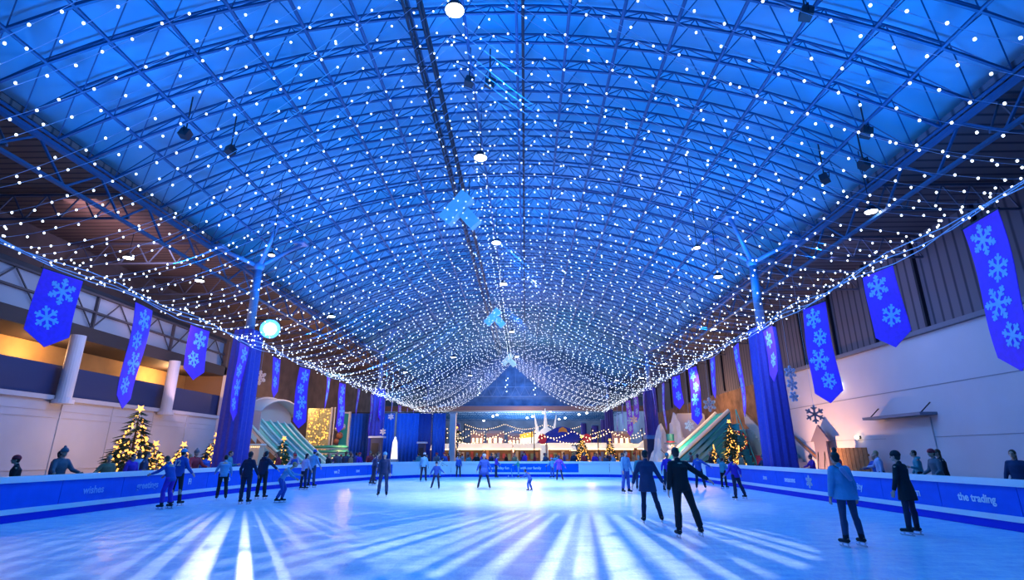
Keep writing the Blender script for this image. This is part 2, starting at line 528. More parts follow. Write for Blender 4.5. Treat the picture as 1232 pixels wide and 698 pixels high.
def membrane_mat():
    m = mat('roof_membrane_blue_tint', (.62, .66, .72), .75)
    nt = m.node_tree; b = nt.nodes['Principled BSDF']
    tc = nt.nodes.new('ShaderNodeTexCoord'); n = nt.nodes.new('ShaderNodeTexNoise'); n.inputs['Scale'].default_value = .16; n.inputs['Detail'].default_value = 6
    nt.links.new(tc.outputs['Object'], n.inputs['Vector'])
    cr = nt.nodes.new('ShaderNodeValToRGB')  # red held down: blue light tinted into the neutral membrane
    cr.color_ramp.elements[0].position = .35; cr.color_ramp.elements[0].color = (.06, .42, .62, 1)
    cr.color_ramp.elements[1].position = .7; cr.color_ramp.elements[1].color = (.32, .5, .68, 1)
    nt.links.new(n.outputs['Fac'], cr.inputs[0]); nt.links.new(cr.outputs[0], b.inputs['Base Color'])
    return m
M_memb = membrane_mat()
M_truss = mat('truss_paint', (.02, .1, .22), .5, .1)
M_steel_dark = mat('steel_dark', (.015, .02, .035), .5, .3)
M_brown = mat('brown_soffit', (.17, .105, .085), .8, noise_scale=2, noise_amt=.3)
def ribbed(name, c1, c2, scale, axis='Y', rough=.7):
    m = mat(name, c1, rough); nt = m.node_tree; b = nt.nodes['Principled BSDF']
    tc = nt.nodes.new('ShaderNodeTexCoord'); w = nt.nodes.new('ShaderNodeTexWave'); w.bands_direction = axis
    w.inputs['Scale'].default_value = scale; w.inputs['Distortion'].default_value = .15
    nt.links.new(tc.outputs['Object'], w.inputs['Vector'])
    cr = nt.nodes.new('ShaderNodeValToRGB'); cr.color_ramp.elements[0].position = .0; cr.color_ramp.elements[0].color = (*c2, 1)
    cr.color_ramp.elements[1].position = .25; cr.color_ramp.elements[1].color = (*c1, 1)
    nt.links.new(w.outputs['Fac'], cr.inputs[0]); nt.links.new(cr.outputs[0], b.inputs['Base Color'])
    bp = nt.nodes.new('ShaderNodeBump'); bp.inputs['Strength'].default_value = .4
    nt.links.new(w.outputs['Fac'], bp.inputs['Height']); nt.links.new(bp.outputs['Normal'], b.inputs['Normal'])
    return m
M_rib = ribbed('ribbed_cladding', (.15, .13, .16), (.03, .03, .05), .55)
M_ribc = ribbed('ribbed_soffit', (.2, .13, .11), (.05, .035, .04), .8)

# vault membrane
mb = MB(); n = 36; th = .12
for side in (0, 1):
    pass
xs = [XC - HALF - .8 + (2 * HALF + 1.6) * i / n for i in range(n + 1)]
vs = []; fs = []
for y in (YN, YE):
    for x in xs: vs.append((x, y, vz(x, 1.25)))
    for x in xs: vs.append((x, y, vz(x, 1.25) + th))
k = 2 * (n + 1)
for i in range(n):
    fs.append((i, i+1, k+i+1, k+i)); fs.append((n+1+i, k+n+1+i, k+n+1+i+1, n+1+i+1))
fs.append((0, k, k+n+1, n+1)); fs.append((n, 2*n+1, k+2*n+1, k+n))
mb.add(vs, fs)
struct('ceiling', mb, M_memb, smooth=False, label='arched roof membrane washed in blue light, partly tinted into its colour')

# arched trusses
nb = int(2 * HALF / MX); nxs = [XC - nb * MX / 2 + MX * i for i in range(nb + 1)]
txs = [a + MX / 2 for a in nxs[:-1]]
ny = int((YE - 3 - 4) / MY)
for j in range(ny):
    y = 5.0 + j * MY
    mb = MB()
    mb.path([(x, y, vz(x)) for x in nxs], .055)
    mb.path([(x, y + MY/2, vz(x, 1.0)) for x in txs], .045)
    far = y > 48
    for x in txs:
        t = (x, y + MY/2, vz(x, 1.0))
        for dx in (-MX/2, MX/2):
            mb.bar((x + dx, y, vz(x + dx)), t, .024, 3, caps=False)
            if not far or True: mb.bar((x + dx, y + MY, vz(x + dx)), t, .024, 3, caps=False)
    o = mb.build('ceiling_truss', M_truss); o['kind'] = 'structure'
for i, x in enumerate(nxs):
    mb = MB(); mb.bar((x, 5, vz(x)), (x, YE - .3, vz(x)), .062, 6)
    o = mb.build('ceiling_purlin', M_truss); o['kind'] = 'structure'
# edge beams carried by the tree columns
for sx in (XC - HALF, XC + HALF):
    mb = MB(); z = vz(sx) - .15
    mb.bar((sx, YN, z), (sx, YE, z), .14, 6); mb.bar((sx, YN, z - 1.2), (sx, YE, z - 1.2), .1, 6)
    y = YN
    while y < YE - 2:
        mb.bar((sx, y, z), (sx, y + 1.37, z - 1.2), .05, 4); mb.bar((sx, y + 2.74, z), (sx, y + 1.37, z - 1.2), .05, 4); y += 2.74
    o = mb.build('ceiling_edge_beam', M_truss); o['kind'] = 'structure'

# side aisles
mb = MB(); mb.bx(XL - .1, XC - HALF + .1, YN, YE, 12.35, 12.55); struct('ceiling_left_aisle', mb, M_ribc)
mb = MB(); mb.bx(XC + HALF - .1, XR + .1, YN, YE, 12.35, 12.55); struct('ceiling_right_aisle', mb, M_rib)
for nm, x0, x1 in (('wall_left', XL - .3, XL), ('wall_right_upper', XR, XR + .3)):
    mb = MB(); mb.bx(x0, x1, YN, YE, 0 if 'left' in nm else 7.5, 12.5)
    struct(nm, mb, M_rib if 'right' in nm else mat('wall_dark_brown', (.13, .09, .085), .8, noise_scale=.8, noise_amt=.4))
# aisle cross girders that show as brown lattice under the aisle roof
M_girder = mat('girder_brown', (.12, .13, .2), .6)
for nm, x0, x1 in (('left', XL, XC - HALF), ('right', XC + HALF, XR)):
    for j in range(14):
        y = 9 + j * 5.5
        mb = MB(); z = 12.2
        mb.bar((x0, y, z), (x1, y, z), .07); mb.bar((x0, y, z - 1.1), (x1, y, z - 1.1), .06)
        nn = 5; w = (x1 - x0) / nn
        for q in range(nn):
            mb.bar((x0 + q*w, y, z - 1.1), (x0 + (q+.5)*w, y, z), .035); mb.bar((x0 + (q+.5)*w, y, z), (x0 + (q+1)*w, y, z - 1.1), .035)
        o = mb.build('ceiling_girder', M_girder); o['kind'] = 'structure'
# right wall white part
M_white_wall = mat('white_wall', (.62, .6, .64), .75, noise_scale=.5, noise_amt=.04)
mb = MB(); mb.bx(XR, XR + .3, YN, 47, 0, 7.5); struct('wall_right', mb, M_white_wall)
mb = MB(); mb.bx(XR - .02, XR, YN, 47, 4.86, 4.9); mb.bx(XR - .02, XR, YN, 47, 2.45, 2.47)
for y in range(-8, 46, 6): pass
struct('trim_1', mb, mat('seam_grey', (.3, .3, .34), .7))
mb = MB(); mb.bx(XR - .25, XR + .1, YN, 47, 7.4, 7.62); struct('trim_2', mb, mat('ledge_grey', (.2, .2, .24), .7))
mb = MB(); mb.bx(XR, XR + .3, 47, YE, 0, 7.5); struct('wall_right_far', mb, mat('wall_rust', (.26, .14, .08), .8, noise_scale=1.2, noise_amt=.5))
for y in range(-10, 90, 4):
    mb = MB(); mb.bx(XR - .18, XR, y, y + .14, 7.62, 12.3); o = mb.build('trim_3', M_steel_dark); o['kind'] = 'structure'
mb = MB(); mb.bx(XL - .3, XR + .3, YN - .3, YN, 0, 18.2); struct('wall_back', mb, M_conc)

# left building block
M_lw = mat('panel_offwhite', (.55, .53, .56), .7, noise_scale=.7, noise_amt=.06)
M_navy = mat('navy_parapet', (.02, .035, .12), .6)
M_glaz = mat('glazing_grey', (.42, .42, .46), .35)
YB0, YB1 = YN, 37.0
mb = MB(); mb.bx(-22.2, -21.0, YB0, YB1, 0, 3.95); mb.bx(-22.2, -20.85, YB0, YB1, 3.95, 4.15)
for z in (1.0, 3.2, 3.5): mb.bx(-21.0, -20.97, YB0, YB1, z, z + .04)
y = -10
while y < 36:
    mb.bx(-21.0, -20.96, y, y + .05, 0, 3.95); y += 3.1
struct('wall_left_base', mb, M_lw)
mb = MB(); mb.bx(-21.4, -21.1, YB0, YB1, 4.15, 5.5); struct('wall_left_parapet', mb, M_navy)
mb = MB(); mb.bx(-23.9, -21.0, YB0, YB1, 6.85, 7.5); struct('wall_left_beam', mb, mat('beam_dark', (.05, .035, .035), .7))
mb = MB(); mb.bx(-23.9, -23.7, YB0, YB1, 4.0, 6.9); struct('wall_left_gallery', mb, mat('gallery_ochre', (.6, .36, .13), .8, noise_scale=.6, noise_amt=.25))
mb = MB(); mb.bx(-24, -21.2, YB0, YB1, 3.9, 4.1); struct('floor_gallery', mb, M_conc)
mb = MB(); mb.bx(-21.6, -21.35, YB0, YB1, 7.5, 9.2); struct('window_1', mb, M_glaz)
mb = MB()
y = -11
while y < 36.5:
    mb.bx(-21.35, -21.2, y, y + .1, 7.5, 9.25)
    mb.bar((-21.25, y, 7.55), (-21.25, y + 1.5, 9.15), .035); mb.bar((-21.25, y + 3.0, 7.55), (-21.25, y + 1.5, 9.15), .035)
    y += 3.0
for z in (7.5, 8.35, 9.2): mb.bx(-21.35, -21.18, YB0, YB1, z - .04, z + .05)
struct('trim_4', mb, mat('lattice_dark', (.08, .07, .08), .6))
mb = MB(); mb.bx(-23.9, -21.3, YB0, YB1, 9.3, 9.5); struct('trim_5', mb, M_steel_dark)
mb = MB(); mb.bx(-24, -21, YB1 - .2, YB1, 0, 9.3)
struct('wall_left_end', mb, mat('pier_brown', (.2, .12, .08), .8))
for y in (9.7, 16.7, 23.7, 30.8, 36.9):
    mb = MB().lathe([(.3, 3.9), (.3, 6.9)], (-20.65, y, 0), 20) if y < 36 else MB().bx(-21, -20.7, y - .2, y + .1, 0, 6.9)
    mb.lathe([(.42, 3.8), (.42, 3.98)], (-20.65, y, 0), 20) if y < 36 else None
    o = mb.build('wall_column', mat('column_white', (.68, .66, .7), .6), smooth=False); o['kind'] = 'structure'

# header across the far end and the lower hall behind it
mb = MB(); mb.bx(XL, XR, YE, YE + .4, 9.3, 18.2); struct('wall_far_header', mb, mat('header_blue', (.12, .26, .42), .7, noise_scale=.8, noise_amt=.4))
mb = MB(); mb.bx(XL, XR, YE - 1.2, YE + .5, 8.5, 9.3); struct('wall_far_beam', mb, mat('beam_taupe', (.42, .28, .24), .7))
mb = MB(); mb.bx(XL, XR, YE + .4, 142, 10.4, 10.6); struct('ceiling_far_hall', mb, mat('far_ceiling', (.55, .6, .7), .7, noise_scale=.35, noise_amt=.4))
mb = MB(); mb.bx(XL, XR, 142, 142.3, 0, 10.6); struct('wall_far', mb, mat('far_wall', (.3, .32, .42), .8, noise_scale=.25, noise_amt=.4))
mb = MB(); mb.bx(XL - .3, XL, YE, 142, 0, 10.6); mb.bx(XR, XR + .3, YE, 142, 0, 10.6); struct('wall_far_sides', mb, mat('far_wall', (.3, .32, .42)))
for j in range(11):
    y = 95 + j * 4.2
    mb = MB(); mb.bar((XL, y, 10.2), (XR, y, 10.2), .12); mb.bar((XL, y, 9.6), (XR, y, 9.6), .07)
    for q in range(22): mb.bar((XL + q*2, y, 9.6), (XL + q*2 + 1, y, 10.2), .05); mb.bar((XL + q*2 + 2, y, 9.6), (XL + q*2 + 1, y, 10.2), .05)
    o = mb.build('ceiling_far_girder', M_truss); o['kind'] = 'structure'

mb = MB()
for z in (9.4, 11.0): mb.bar((XL, YE - .1, z), (XR, YE - .1, z), .09)
mb.bar((XL, YE - .1, 12.6), (XR, YE - .1, 12.6), .06)
for q in range(24):
    x = -20 + q * 1.6
    mb.bar((x, YE - .1, 11), (x + .8, YE - .1, 12.6), .045); mb.bar((x + .8, YE - .1, 12.6), (x + 1.6, YE - .1, 11), .045); mb.bar((x + .8, YE - .1, 12.6), (x + .8, YE - .1, 15.5), .04)
struct('wall_far_lattice', mb, mat('lattice_pale', (.3, .45, .6), .5))
for k in range(16):
    x = -8 + (k * 4.7) % 14; z = 11.2 + (k * 1.37) % 3.0
    t = thing('end_wall_lamp', 'small white lamp on the lattice of the far end wall', 'lamp', (x, YE - .3, z), 0, 'end wall lamps')
    MB().bar((0, -.12, 0), (0, 0, 0), .11, 10).build('lens', mat('lamp_small', (1, 1, 1), .4, emit=(.6, .8, 1), estr=2.5, no_mis=True), t); MB().bar((0, 0, 0), (0, .1, 0), .14, 8).build('housing', M_steel_dark, t)

# ridge catwalk and the dark pipe
mb = MB()
for x in (-3.82, -3.32):
    for z in (15.9, 15.45): mb.bar((x, 2, z), (x, 78, z), .055, 5)
y = 2.0
while y < 78:
    mb.bar((-3.82, y, 15.45), (-3.32, y, 15.45), .03); mb.bar((-3.82, y, 15.45), (-3.82, y + .9, 15.9), .02); mb.bar((-3.32, y, 15.9), (-3.32, y + .9, 15.45), .02)
    if y % 6 < .9: mb.bar((-3.82, y, 15.4), (-3.82, y, vz(-3.82)), .02); mb.bar((-3.32, y, 15.4), (-3.32, y, vz(-3.32)), .02)
    y += .9
tag(mb.build('lighting_truss', M_steel_dark), 'long dark ladder-like truss hung beneath the roof beside its ridge', 'truss')
mb = MB(); mb.bar((.02, 2, 15.75), (.02, 74, 15.75), .06, 6)
for y in range(6, 74, 8): mb.bar((.02, y, 15.75), (.02, y, vz(0)), .015)
tag(mb.build('ceiling_pipe', M_steel_dark), 'thin straight dark pipe running the length of the roof', 'pipe')

# tree columns with fabric sleeves
M_sleeve = cloth('sleeve_fabric', (.04, .05, .42), .7)
M_band = cloth('sleeve_band', (.08, .25, .6), .7)
M_trunk = mat('trunk_steel', (.2, .3, .5), .45, .2)
def pleated(mb, x0, x1, y, z0, z1, n, dep, along='x'):
    """pleated cloth sheet with thickness"""
    vs = []; fs = []
    m = n * 4
    for i in range(m + 1):
        t = i / m; a = x0 + (x1 - x0) * t
        d = dep * math.sin(i * PI / 2 + .4 * math.sin(i))
        for zz in (z0, z1):
            for off in (0, .03):
                dd = d * (1 if zz == z0 else .6) + off
                vs.append((a, y + dd, zz) if along == 'x' else (y + dd, a, zz))
    for i in range(m):
        a = i * 4; b = a + 4
        fs += [(a, b, b+2, a+2), (a+1, a+3, b+3, b+1), (a, a+1, b+1, b), (a+2, b+2, b+3, a+3)]
    fs += [(0, 2, 3, 1), (m*4, m*4+1, m*4+3, m*4+2)]
    mb.add(vs, fs)
def tree_column(x, y, lab, two_tone=False):
    t = thing('tree_column', lab, 'column', (x, y, 0), 0, 'tree shaped roof columns')
    mb = MB(); n = 48
    vs = []; fs = []
    for k, (z, w) in enumerate(((-.03, .66), (.6, .65), (3.0, .63), (6.0, .6), (7.9, .56), (8.0, .3))):
        for i in range(n):
            a = 2*PI*i/n
            sq = w / max(abs(math.cos(a)), abs(math.sin(a))) ** .75
            pl = .035 * math.sin(a * 12) * (1 if k < 5 else .2)
            vs.append(((sq + pl) * math.cos(a), (sq + pl) * math.sin(a), z))
    for k in range(5):
        for i in range(n): fs.append((k*n+i, k*n+(i+1) % n, (k+1)*n+(i+1) % n, (k+1)*n+i))
    fs.append(tuple(range(n-1, -1, -1))); fs.append(tuple(range(5*n, 6*n)))
    mb.add(vs, fs); mb.build('fabric_sleeve', M_sleeve, t)
    if two_tone:
        MB().box((0, 0, 1.55), (1.5, 1.5, 3.1)).build('plinth', M_navy, t); MB().box((0, 0, 3.2), (1.56, 1.56, .35)).build('plinth_band', M_band, t)
    mb = MB(); mb.bar((0, 0, 7.9), (0, 0, 11.6), .24, 14, .2); mb.ell((0, 0, 11.6), .3)
    mb.build('trunk', M_trunk, t, smooth=True)
    for k, (dx, dy) in enumerate(((-1, -1), (1, -1), (1, 1), (-1, 1))):
        X = dx * 1.5; Y = dy * 1.5
        zt = min(vz(x + X), vz(x + X)) - x*0 - .0
        zt = vz(max(XC - HALF, min(XC + HALF, x + X))) - .25
        br = MB().bar((0, 0, 11.6), (X, Y, zt), .13, 10, .1)
        b = br.build('branch', M_trunk, t, smooth=True)
        MB().box((X, Y, zt + .05), (.7, .7, .12)).bar((X, Y, zt), (X, Y, zt + .3), .08, 6).build('bearing_plate', M_trunk, b)
for k, y in enumerate((0.5, 27.5, 54, 81)):
    w = ('behind the near boards', 'rising behind the rink boards', 'standing past the far boards', 'furthest down the hall')[k]
    tree_column(-14.7, y, 'blue wrapped tree column on the slide hood side, ' + w)
    tree_column(12.4, y, 'blue wrapped tree column on the white wall side, ' + w, k == 2)

# lamps under the ridge and in the aisles
M_lampw = mat('lamp_white', (1, 1, 1), .4, emit=(.85, .93, 1), estr=14, no_mis=True)
M_lampc = mat('lamp_warm', (1, .8, .5), .4, emit=(1, .72, .4), estr=10, no_mis=True)
M_haloglow = mat('halo_glow_blue', (.2, .6, 1), .4, emit=(.1, .55, 1), estr=1.5, no_mis=True)
def high_bay(x, y, z, r, top, lab, group, warm=False):
    t = thing('high_bay_lamp', lab, 'lamp', (x, y, z), 0, group)
    MB().lathe([(r, 0), (r*.98, .06), (r*.55, r*.9), (r*.3, r*1.0)], (0, 0, 0), 18).build('reflector', M_steel_dark, t, smooth=False)
    MB().lathe([(r*.94, -.02), (r*.94, .01)], (0, 0, 0), 18).build('lens', M_lampc if warm else M_lampw, t)
    MB().bar((0, 0, r), (0, 0, top - z), .018, 5).build('stem', M_steel_dark, t)
for k, (Y, q) in enumerate(((13.0, -.159), (21.5, -.151), (31.8, -.136), (40.5, -.128), (58, -.107), (74, -.085))):
    z = 14.65; x = q * (z - 1.67)
    ords = ('biggest, almost overhead', 'second along, above the first pair of hung boxes', 'third along', 'fourth along', 'fifth along, by the middle pair of hung boxes', 'last and smallest, by the far hung boxes')[k]
    high_bay(x, Y, z, .3, vz(x, 1.27), 'white lamp on the roof ridge line, ' + ords, 'ridge lamps')
    light('ridge_lamp_light', 'SPOT', (x, Y, z - .1), (.75, .86, 1), LP['ridge'], (x, Y, 0), .3, spot_size=R(125), spot_blend=.6)
AL = [(-18.3, 28.1), (-19.7, 24.4), (-13.7, 36.4), (10.7, 28.1), (14.0, 19.9), (14.8, 41.1), (-19.9, 57.2), (-14.3, 63.5), (-7.2, 53.3), (-6.8, 66.5), (12.3, 71.7), (15.2, 58), (15.1, 69.3)]
for k, (x, y) in enumerate(AL):
    high_bay(x, y, 11, .24, 12.37 if (x < XC - HALF or x > XC + HALF) else vz(x, 1.27), 'round white lamp %s, %s' % ('on the slide side' if x < 0 else 'on the white wall side',
        ['above the parapet', 'nearest the window band', 'above the blue spotlight', 'beside the tree column branches', 'nearest the ribbed wall', 'above the near banners', 'past the curtains', 'over the curtains', 'over the far boards', 'deep in the hall near its axis', 'deepest in the hall', 'past the second tree column', 'before the last tree column'][k]), 'aisle lamps')
for k, (x, y) in enumerate(((-12.4, 24.2), (8.2, 23.7))):
    high_bay(x, y, 11, .16, vz(x, 1.27), 'small warm lamp under the roof by the %s tree column branches' % ('slide side' if k == 0 else 'white wall side'), 'warm roof lamps', True)
# dark floodlight housings bolted to the roof nodes
k = 0
for (x, y, w) in ((-7.5, 10.6, 'alone near the start of the roof'), (-13.0, 17.5, 'highest of the slide side cluster'), (-12.2, 19.2, 'middle of the slide side cluster'), (4.2, 10.4, 'alone on the white wall side'), (8.5, 13.0, 'on a purlin of the white wall side'), (-2.1, 17.6, 'on the ridge, first of two'), (-1.3, 17.7, 'on the ridge, second of two'), (12.4, 17.0, 'over the ribbed wall, first'), (13.2, 18.6, 'over the ribbed wall, second'), (12.6, 20.2, 'over the ribbed wall, third')):
    z = vz(x) - .1
    t = thing('floodlight', 'small dark floodlight housing under the roof frame, ' + w, 'floodlight', (x, y, z), random.uniform(0, 3), 'roof floodlights')
    MB().box((0, 0, -.28), (.3, .34, .34), (.3, .2, 0)).bar((0, 0, -.1), (0, 0, 1.38), .03, 6).build('housing', mat('housing_brown', (.06, .035, .04), .5), t)
    MB().bar((-.17, 0, -.28), (-.2, 0, -.05), .02).bar((.17, 0, -.28), (.2, 0, -.05), .02).bar((-.2, 0, -.05), (.2, 0, -.05), .02).build('yoke', M_steel_dark, t)

# the pairs of hung boxes
M_box = mat('box_panel', (.4, .85, .95), .5)
for k, (x, y, z, lab) in enumerate(((-3.55, 25.6, 14.1, 'nearest and largest'), (-3.1, 51.0, 14.6, 'middle'), (-2.4, 74.0, 14.3, 'farthest and smallest'))):
    t = thing('hung_speaker_pair', lab + ' pair of tilted boxes hanging below the roof ridge', 'speaker', (x, y, z), 0, 'hung boxes')
    MB().box((0, 0, 0), (.72, .8, 1.85), (R(18), R(42), R(8))).build('long_box', M_box, t)
    MB().box((.72, .3, -.5), (.65, .55, .95), (R(10), R(-40), R(-14))).build('short_box', M_box, t)
    MB().bar((.1, 0, .5), (.1, 0, vz(x) - z), .03, 5).bar((.62, .25, -.2), (.62, .25, vz(x) - z), .03, 5).build('hanging_rod', M_steel_dark, t)
# ------------------------------------------------------------------ net of string lights
M_bulb = mat('led_bulb', (1, 1, 1), .4, emit=(.8, .9, 1), estr=NET['e'], no_mis=True)
M_wire = mat('clear_wire', (.4, .55, .8), .4)
def edge_pt(side, y):
    return (-13.9, 7.05) if side < 0 else (11.35, 7.45)
def string_pt(side, y, t, ph):
    """t=0 at the outer hook, 1 at the ridge"""
    xe, ze = edge_pt(side, y)
    xr = -2.16 if side < 0 else -1.84; zr = 14.35
    if side < 0:
        x = xe + (xr - xe) * t; z = ze + (zr - ze) * (t ** 1.75)
    else:
        x = xe + (xr - xe) * t; z = ze + (zr - ze) * (t ** 1.85)
    z -= .25 * math.sin(PI * t) * (.6 + .4 * math.sin(ph))
    return V((x, y + .22 * math.sin(3 * t + ph) + (1 - t) * .25 * math.sin(ph * 2.3), z))
ICO = None
def bulb(mb, p, r):
    global ICO
    if ICO is None:
        bm = bmesh.new(); bmesh.ops.create_icosphere(bm, subdivisions=1, radius=1)
        bm.verts.ensure_lookup_table()
        ICO = ([tuple(v.co) for v in bm.verts], [tuple(v.index for v in f.verts) for f in bm.faces]); bm.free()
    mb.add([(p.x + a*r, p.y + b*r, p.z + c*r*1.25) for a, b, c in ICO[0]], ICO[1])
rn = random.Random(5)
for side, lab in ((-1, 'net of white string lights sagging from the ridge to the striped slide side'), (1, 'net of white string lights sagging from the ridge to the white wall side')):
    root = thing('string_light_canopy', lab, 'string lights', (0, 0, 0), 0, 'string light canopies')
    bulbs = []; wires = []
    y = 6.0
    while y < 78.5:
        ph = rn.uniform(0, 6.28)
        L = 14.5
        nbb = int(L / NET['bulb'])
        pts = [string_pt(side, y, i / 20, ph) for i in range(21)]
        wires.append(pts)
        off = rn.uniform(0, 1)
        for i in range(nbb + 1):
            t = min(1, max(0, (i + off) / nbb))
            p = string_pt(side, y, t, ph) + V((rn.uniform(-.06, .06), rn.uniform(-.1, .1), rn.uniform(-.06, .0)))
            bulbs.append(p)
        y += NET['string'] * rn.uniform(.85, 1.15)
    # dense edge garland along the hooks
    xe, ze = edge_pt(side, 0)
    y = 6.0; ed = []
    while y < 78.5:
        p = V((xe + rn.uniform(-.35, .3), y, ze + rn.uniform(-.12, .3)))
        bulbs.append(p); y += .17
    cam = V((0, 0, 1.67))
    bulbs.sort(key=lambda p: (0 if p.y > 9.5 + abs(p.z - 10) * .2 and abs(p.x) < p.y else 1, (p - cam).length))
    for p in bulbs[:100]:
        mb = MB(); bulb(mb, V((0, 0, 0)), NET['r']); o = mb.build('bulb', M_bulb, root); o.location = p
    mb = MB()
    for p in bulbs[100:]: bulb(mb, p, NET['r'])
    mb.build('bulbs', M_bulb, root, kind='stuff')
    wires.sort(key=lambda w: abs(w[0].y - 12))
    for w in wires[:90]: MB().path(w, .0065, 3).build('light_string', M_wire, root)
    mb = MB()
    for w in wires[90:]: mb.path(w, .0065, 3)
    if len(wires) > 90: mb.build('light_strings', M_wire, root, kind='stuff')
    mb = MB()
    for q in range(3):
        mb.path([(xe + .12*math.sin(k*.9+q*2), 5 + k * 1.2, ze - .08 + .1 * q + .1*math.sin(k*1.3+q)) for k in range(62)], .016, 4)
    mb.build('edge_cable', M_wire, root)
# ------------------------------------------------------------------ banners
M_ban = cloth('banner_fabric', (.12, .02, .82), .6)
M_flake = cloth('banner_flake', (.25, .55, .98), .6)
M_flakew = mat('flake_white', (.85, .85, .9), .5)
def banner(x, y, ztop, L, twist, lab, w=1.25):
    t = thing('snowflake_banner', lab, 'banner', (x, y, ztop), R(twist), 'snowflake banners')
    sg = -1 if x > 0 else 1
    # local: a along Y, b along Z down; gentle wave in X
    def fn(a, b, tt):
        tw = R(twist * .8) * (b / L)
        xx = .05 * math.sin(b * 1.6 + y) + tt
        return (xx * math.cos(tw) - a * math.sin(tw), a * math.cos(tw) + xx * math.sin(tw), -b)
    mb = MB(); n = 14
    vs = []; fs = []
    for i in range(n + 1):
        b = L * i / n
        for a in (-w/2, 0, w/2):
            bb = b * (1 if a == 0 else (L - .42) / L)
            for tt in (-.008, .008): vs.append(fn(a, bb, tt))
    for i in range(n):
        o = i * 6; q = o + 6
        fs += [(o, q, q+2, o+2), (o+2, q+2, q+4, o+4), (o+1, o+3, q+3, q+1), (o+3, o+5, q+5, q+3), (o, o+1, q+1, q), (o+4, q+4, q+5, o+5)]
    fs += [(0, 2, 3, 1), (2, 4, 5, 3)]; o = n * 6; fs += [(o, o+1, o+3, o+2), (o+2, o+3, o+5, o+4)]
    mb.add(vs, fs); mb.build('cloth', M_ban, t)
    nf = 4 if L > 3 else 2
    step = (L - .5) / nf
    for k in range(nf):
        m = MB()
        for s in (-1, 1):
            snowflake_mb(m, fn, ((-.12 if k % 2 else .1), .5 + step * k + (.0)), (.42, .36, .46, .34)[k % 4], .075, s * .009, s * .016, k % 2, k * .3)
        m.build('snowflake_print', M_flake, t)
    MB().bar((0, -w/2 - .05, .02), (0, w/2 + .05, .02), .025, 6).bar((0, -w/2, .02), (0, -w/2, .2), .01).bar((0, w/2, .02), (0, w/2, .2), .01).build('hanging_rod', M_steel_dark, t)
LY = [11.5, 15.2, 18.85, 22.5, 26.2, 30.1, 34.0, 38.3, 41.6, 45.6, 49.8, 53.6, 57.5, 61.4, 65.3, 69]
RY = [12.7, 16.75, 20.9, 25.1, 29.0, 33.1, 37.0, 41.2, 45.5, 48.9, 53, 57, 61, 65, 69]
NUM = ['first', 'second', 'third', 'fourth', 'fifth', 'sixth', 'seventh', 'eighth', 'ninth', 'tenth', 'eleventh', 'twelfth', 'thirteenth', 'fourteenth', 'fifteenth', 'sixteenth']
for k, y in enumerate(LY):
    long_ = (k % 2 == 0)
    banner(-14.2, y, 6.93, 3.75 if long_ else 2.25, (6, -9, 10, -4, 8)[k % 5], '%s blue snowflake banner, %s from the camera on the slide side' % ('long' if long_ else 'short', NUM[k]))
for k, y in enumerate(RY):
    long_ = (k % 2 == 0)
    banner(11.6, y, 7.36, 3.85 if long_ else 2.5, (-6, 9, 12, -5, -9)[k % 5], '%s blue snowflake banner, %s from the camera on the white wall side' % ('long' if long_ else 'short', NUM[k]))
# hanging snowflake ornaments facing the camera
def ornament(x, y, z, r, lab, top, m=M_flakew, n=1, style=0):
    t = thing('snowflake_ornament', lab, 'snowflake ornament', (x, y, z), R(random.uniform(-15, 15)), 'hanging snowflake ornaments')
    mb = MB()
    for q in range(n): snowflake_mb(mb, lambda a, b, tt: (a, tt, b - q * r * 1.7), (0, 0), r * (1 - .12*q), r * .2, -.03, .03, style, .2 * q)
    mb.build('flake', m, t)
    top = 12.37 if (x < XC - HALF or x > XC + HALF) else vz(x, 1.27)
    MB().bar((0, 0, r * .9), (0, 0, top - z), .008, 4).build('thread', M_wire, t)
ornament(-19.05, 38, 6.9, .52, 'white snowflake hanging above the grey slide hood', 12.3)
ornament(-13.0, 50, 3.6, .3, 'small white snowflake hanging in front of the blue curtains, lower of two', 13)
ornament(-12.6, 51, 5.0, .3, 'small white snowflake hanging in front of the blue curtains, upper of two', 13)
ornament(13.5, 40, 5.1, .52, 'white snowflake hanging above the rails of the teal slide', 13)
ornament(12.5, 42, 3.7, .4, 'pale snowflake hanging beside the foot of the teal slide rails', 13)
ornament(16.0, 30.5, 3.75, .5, 'thin grey snowflake hanging before the warm lit white wall', 12.3, mat('flake_grey', (.3, .3, .36), .5), 1, 1)
ornament(16.0, 32.5, 6.35, .42, 'three pale blue snowflakes on one thread before the white wall', 12.3, mat('flake_blue', (.5, .65, .95), .5), 3)
ornament(9.5, 48, 4.5, .35, 'warm cream snowflake beside the second column sleeve', 12.3, mat('flake_cream', (.85, .6, .42), .5))
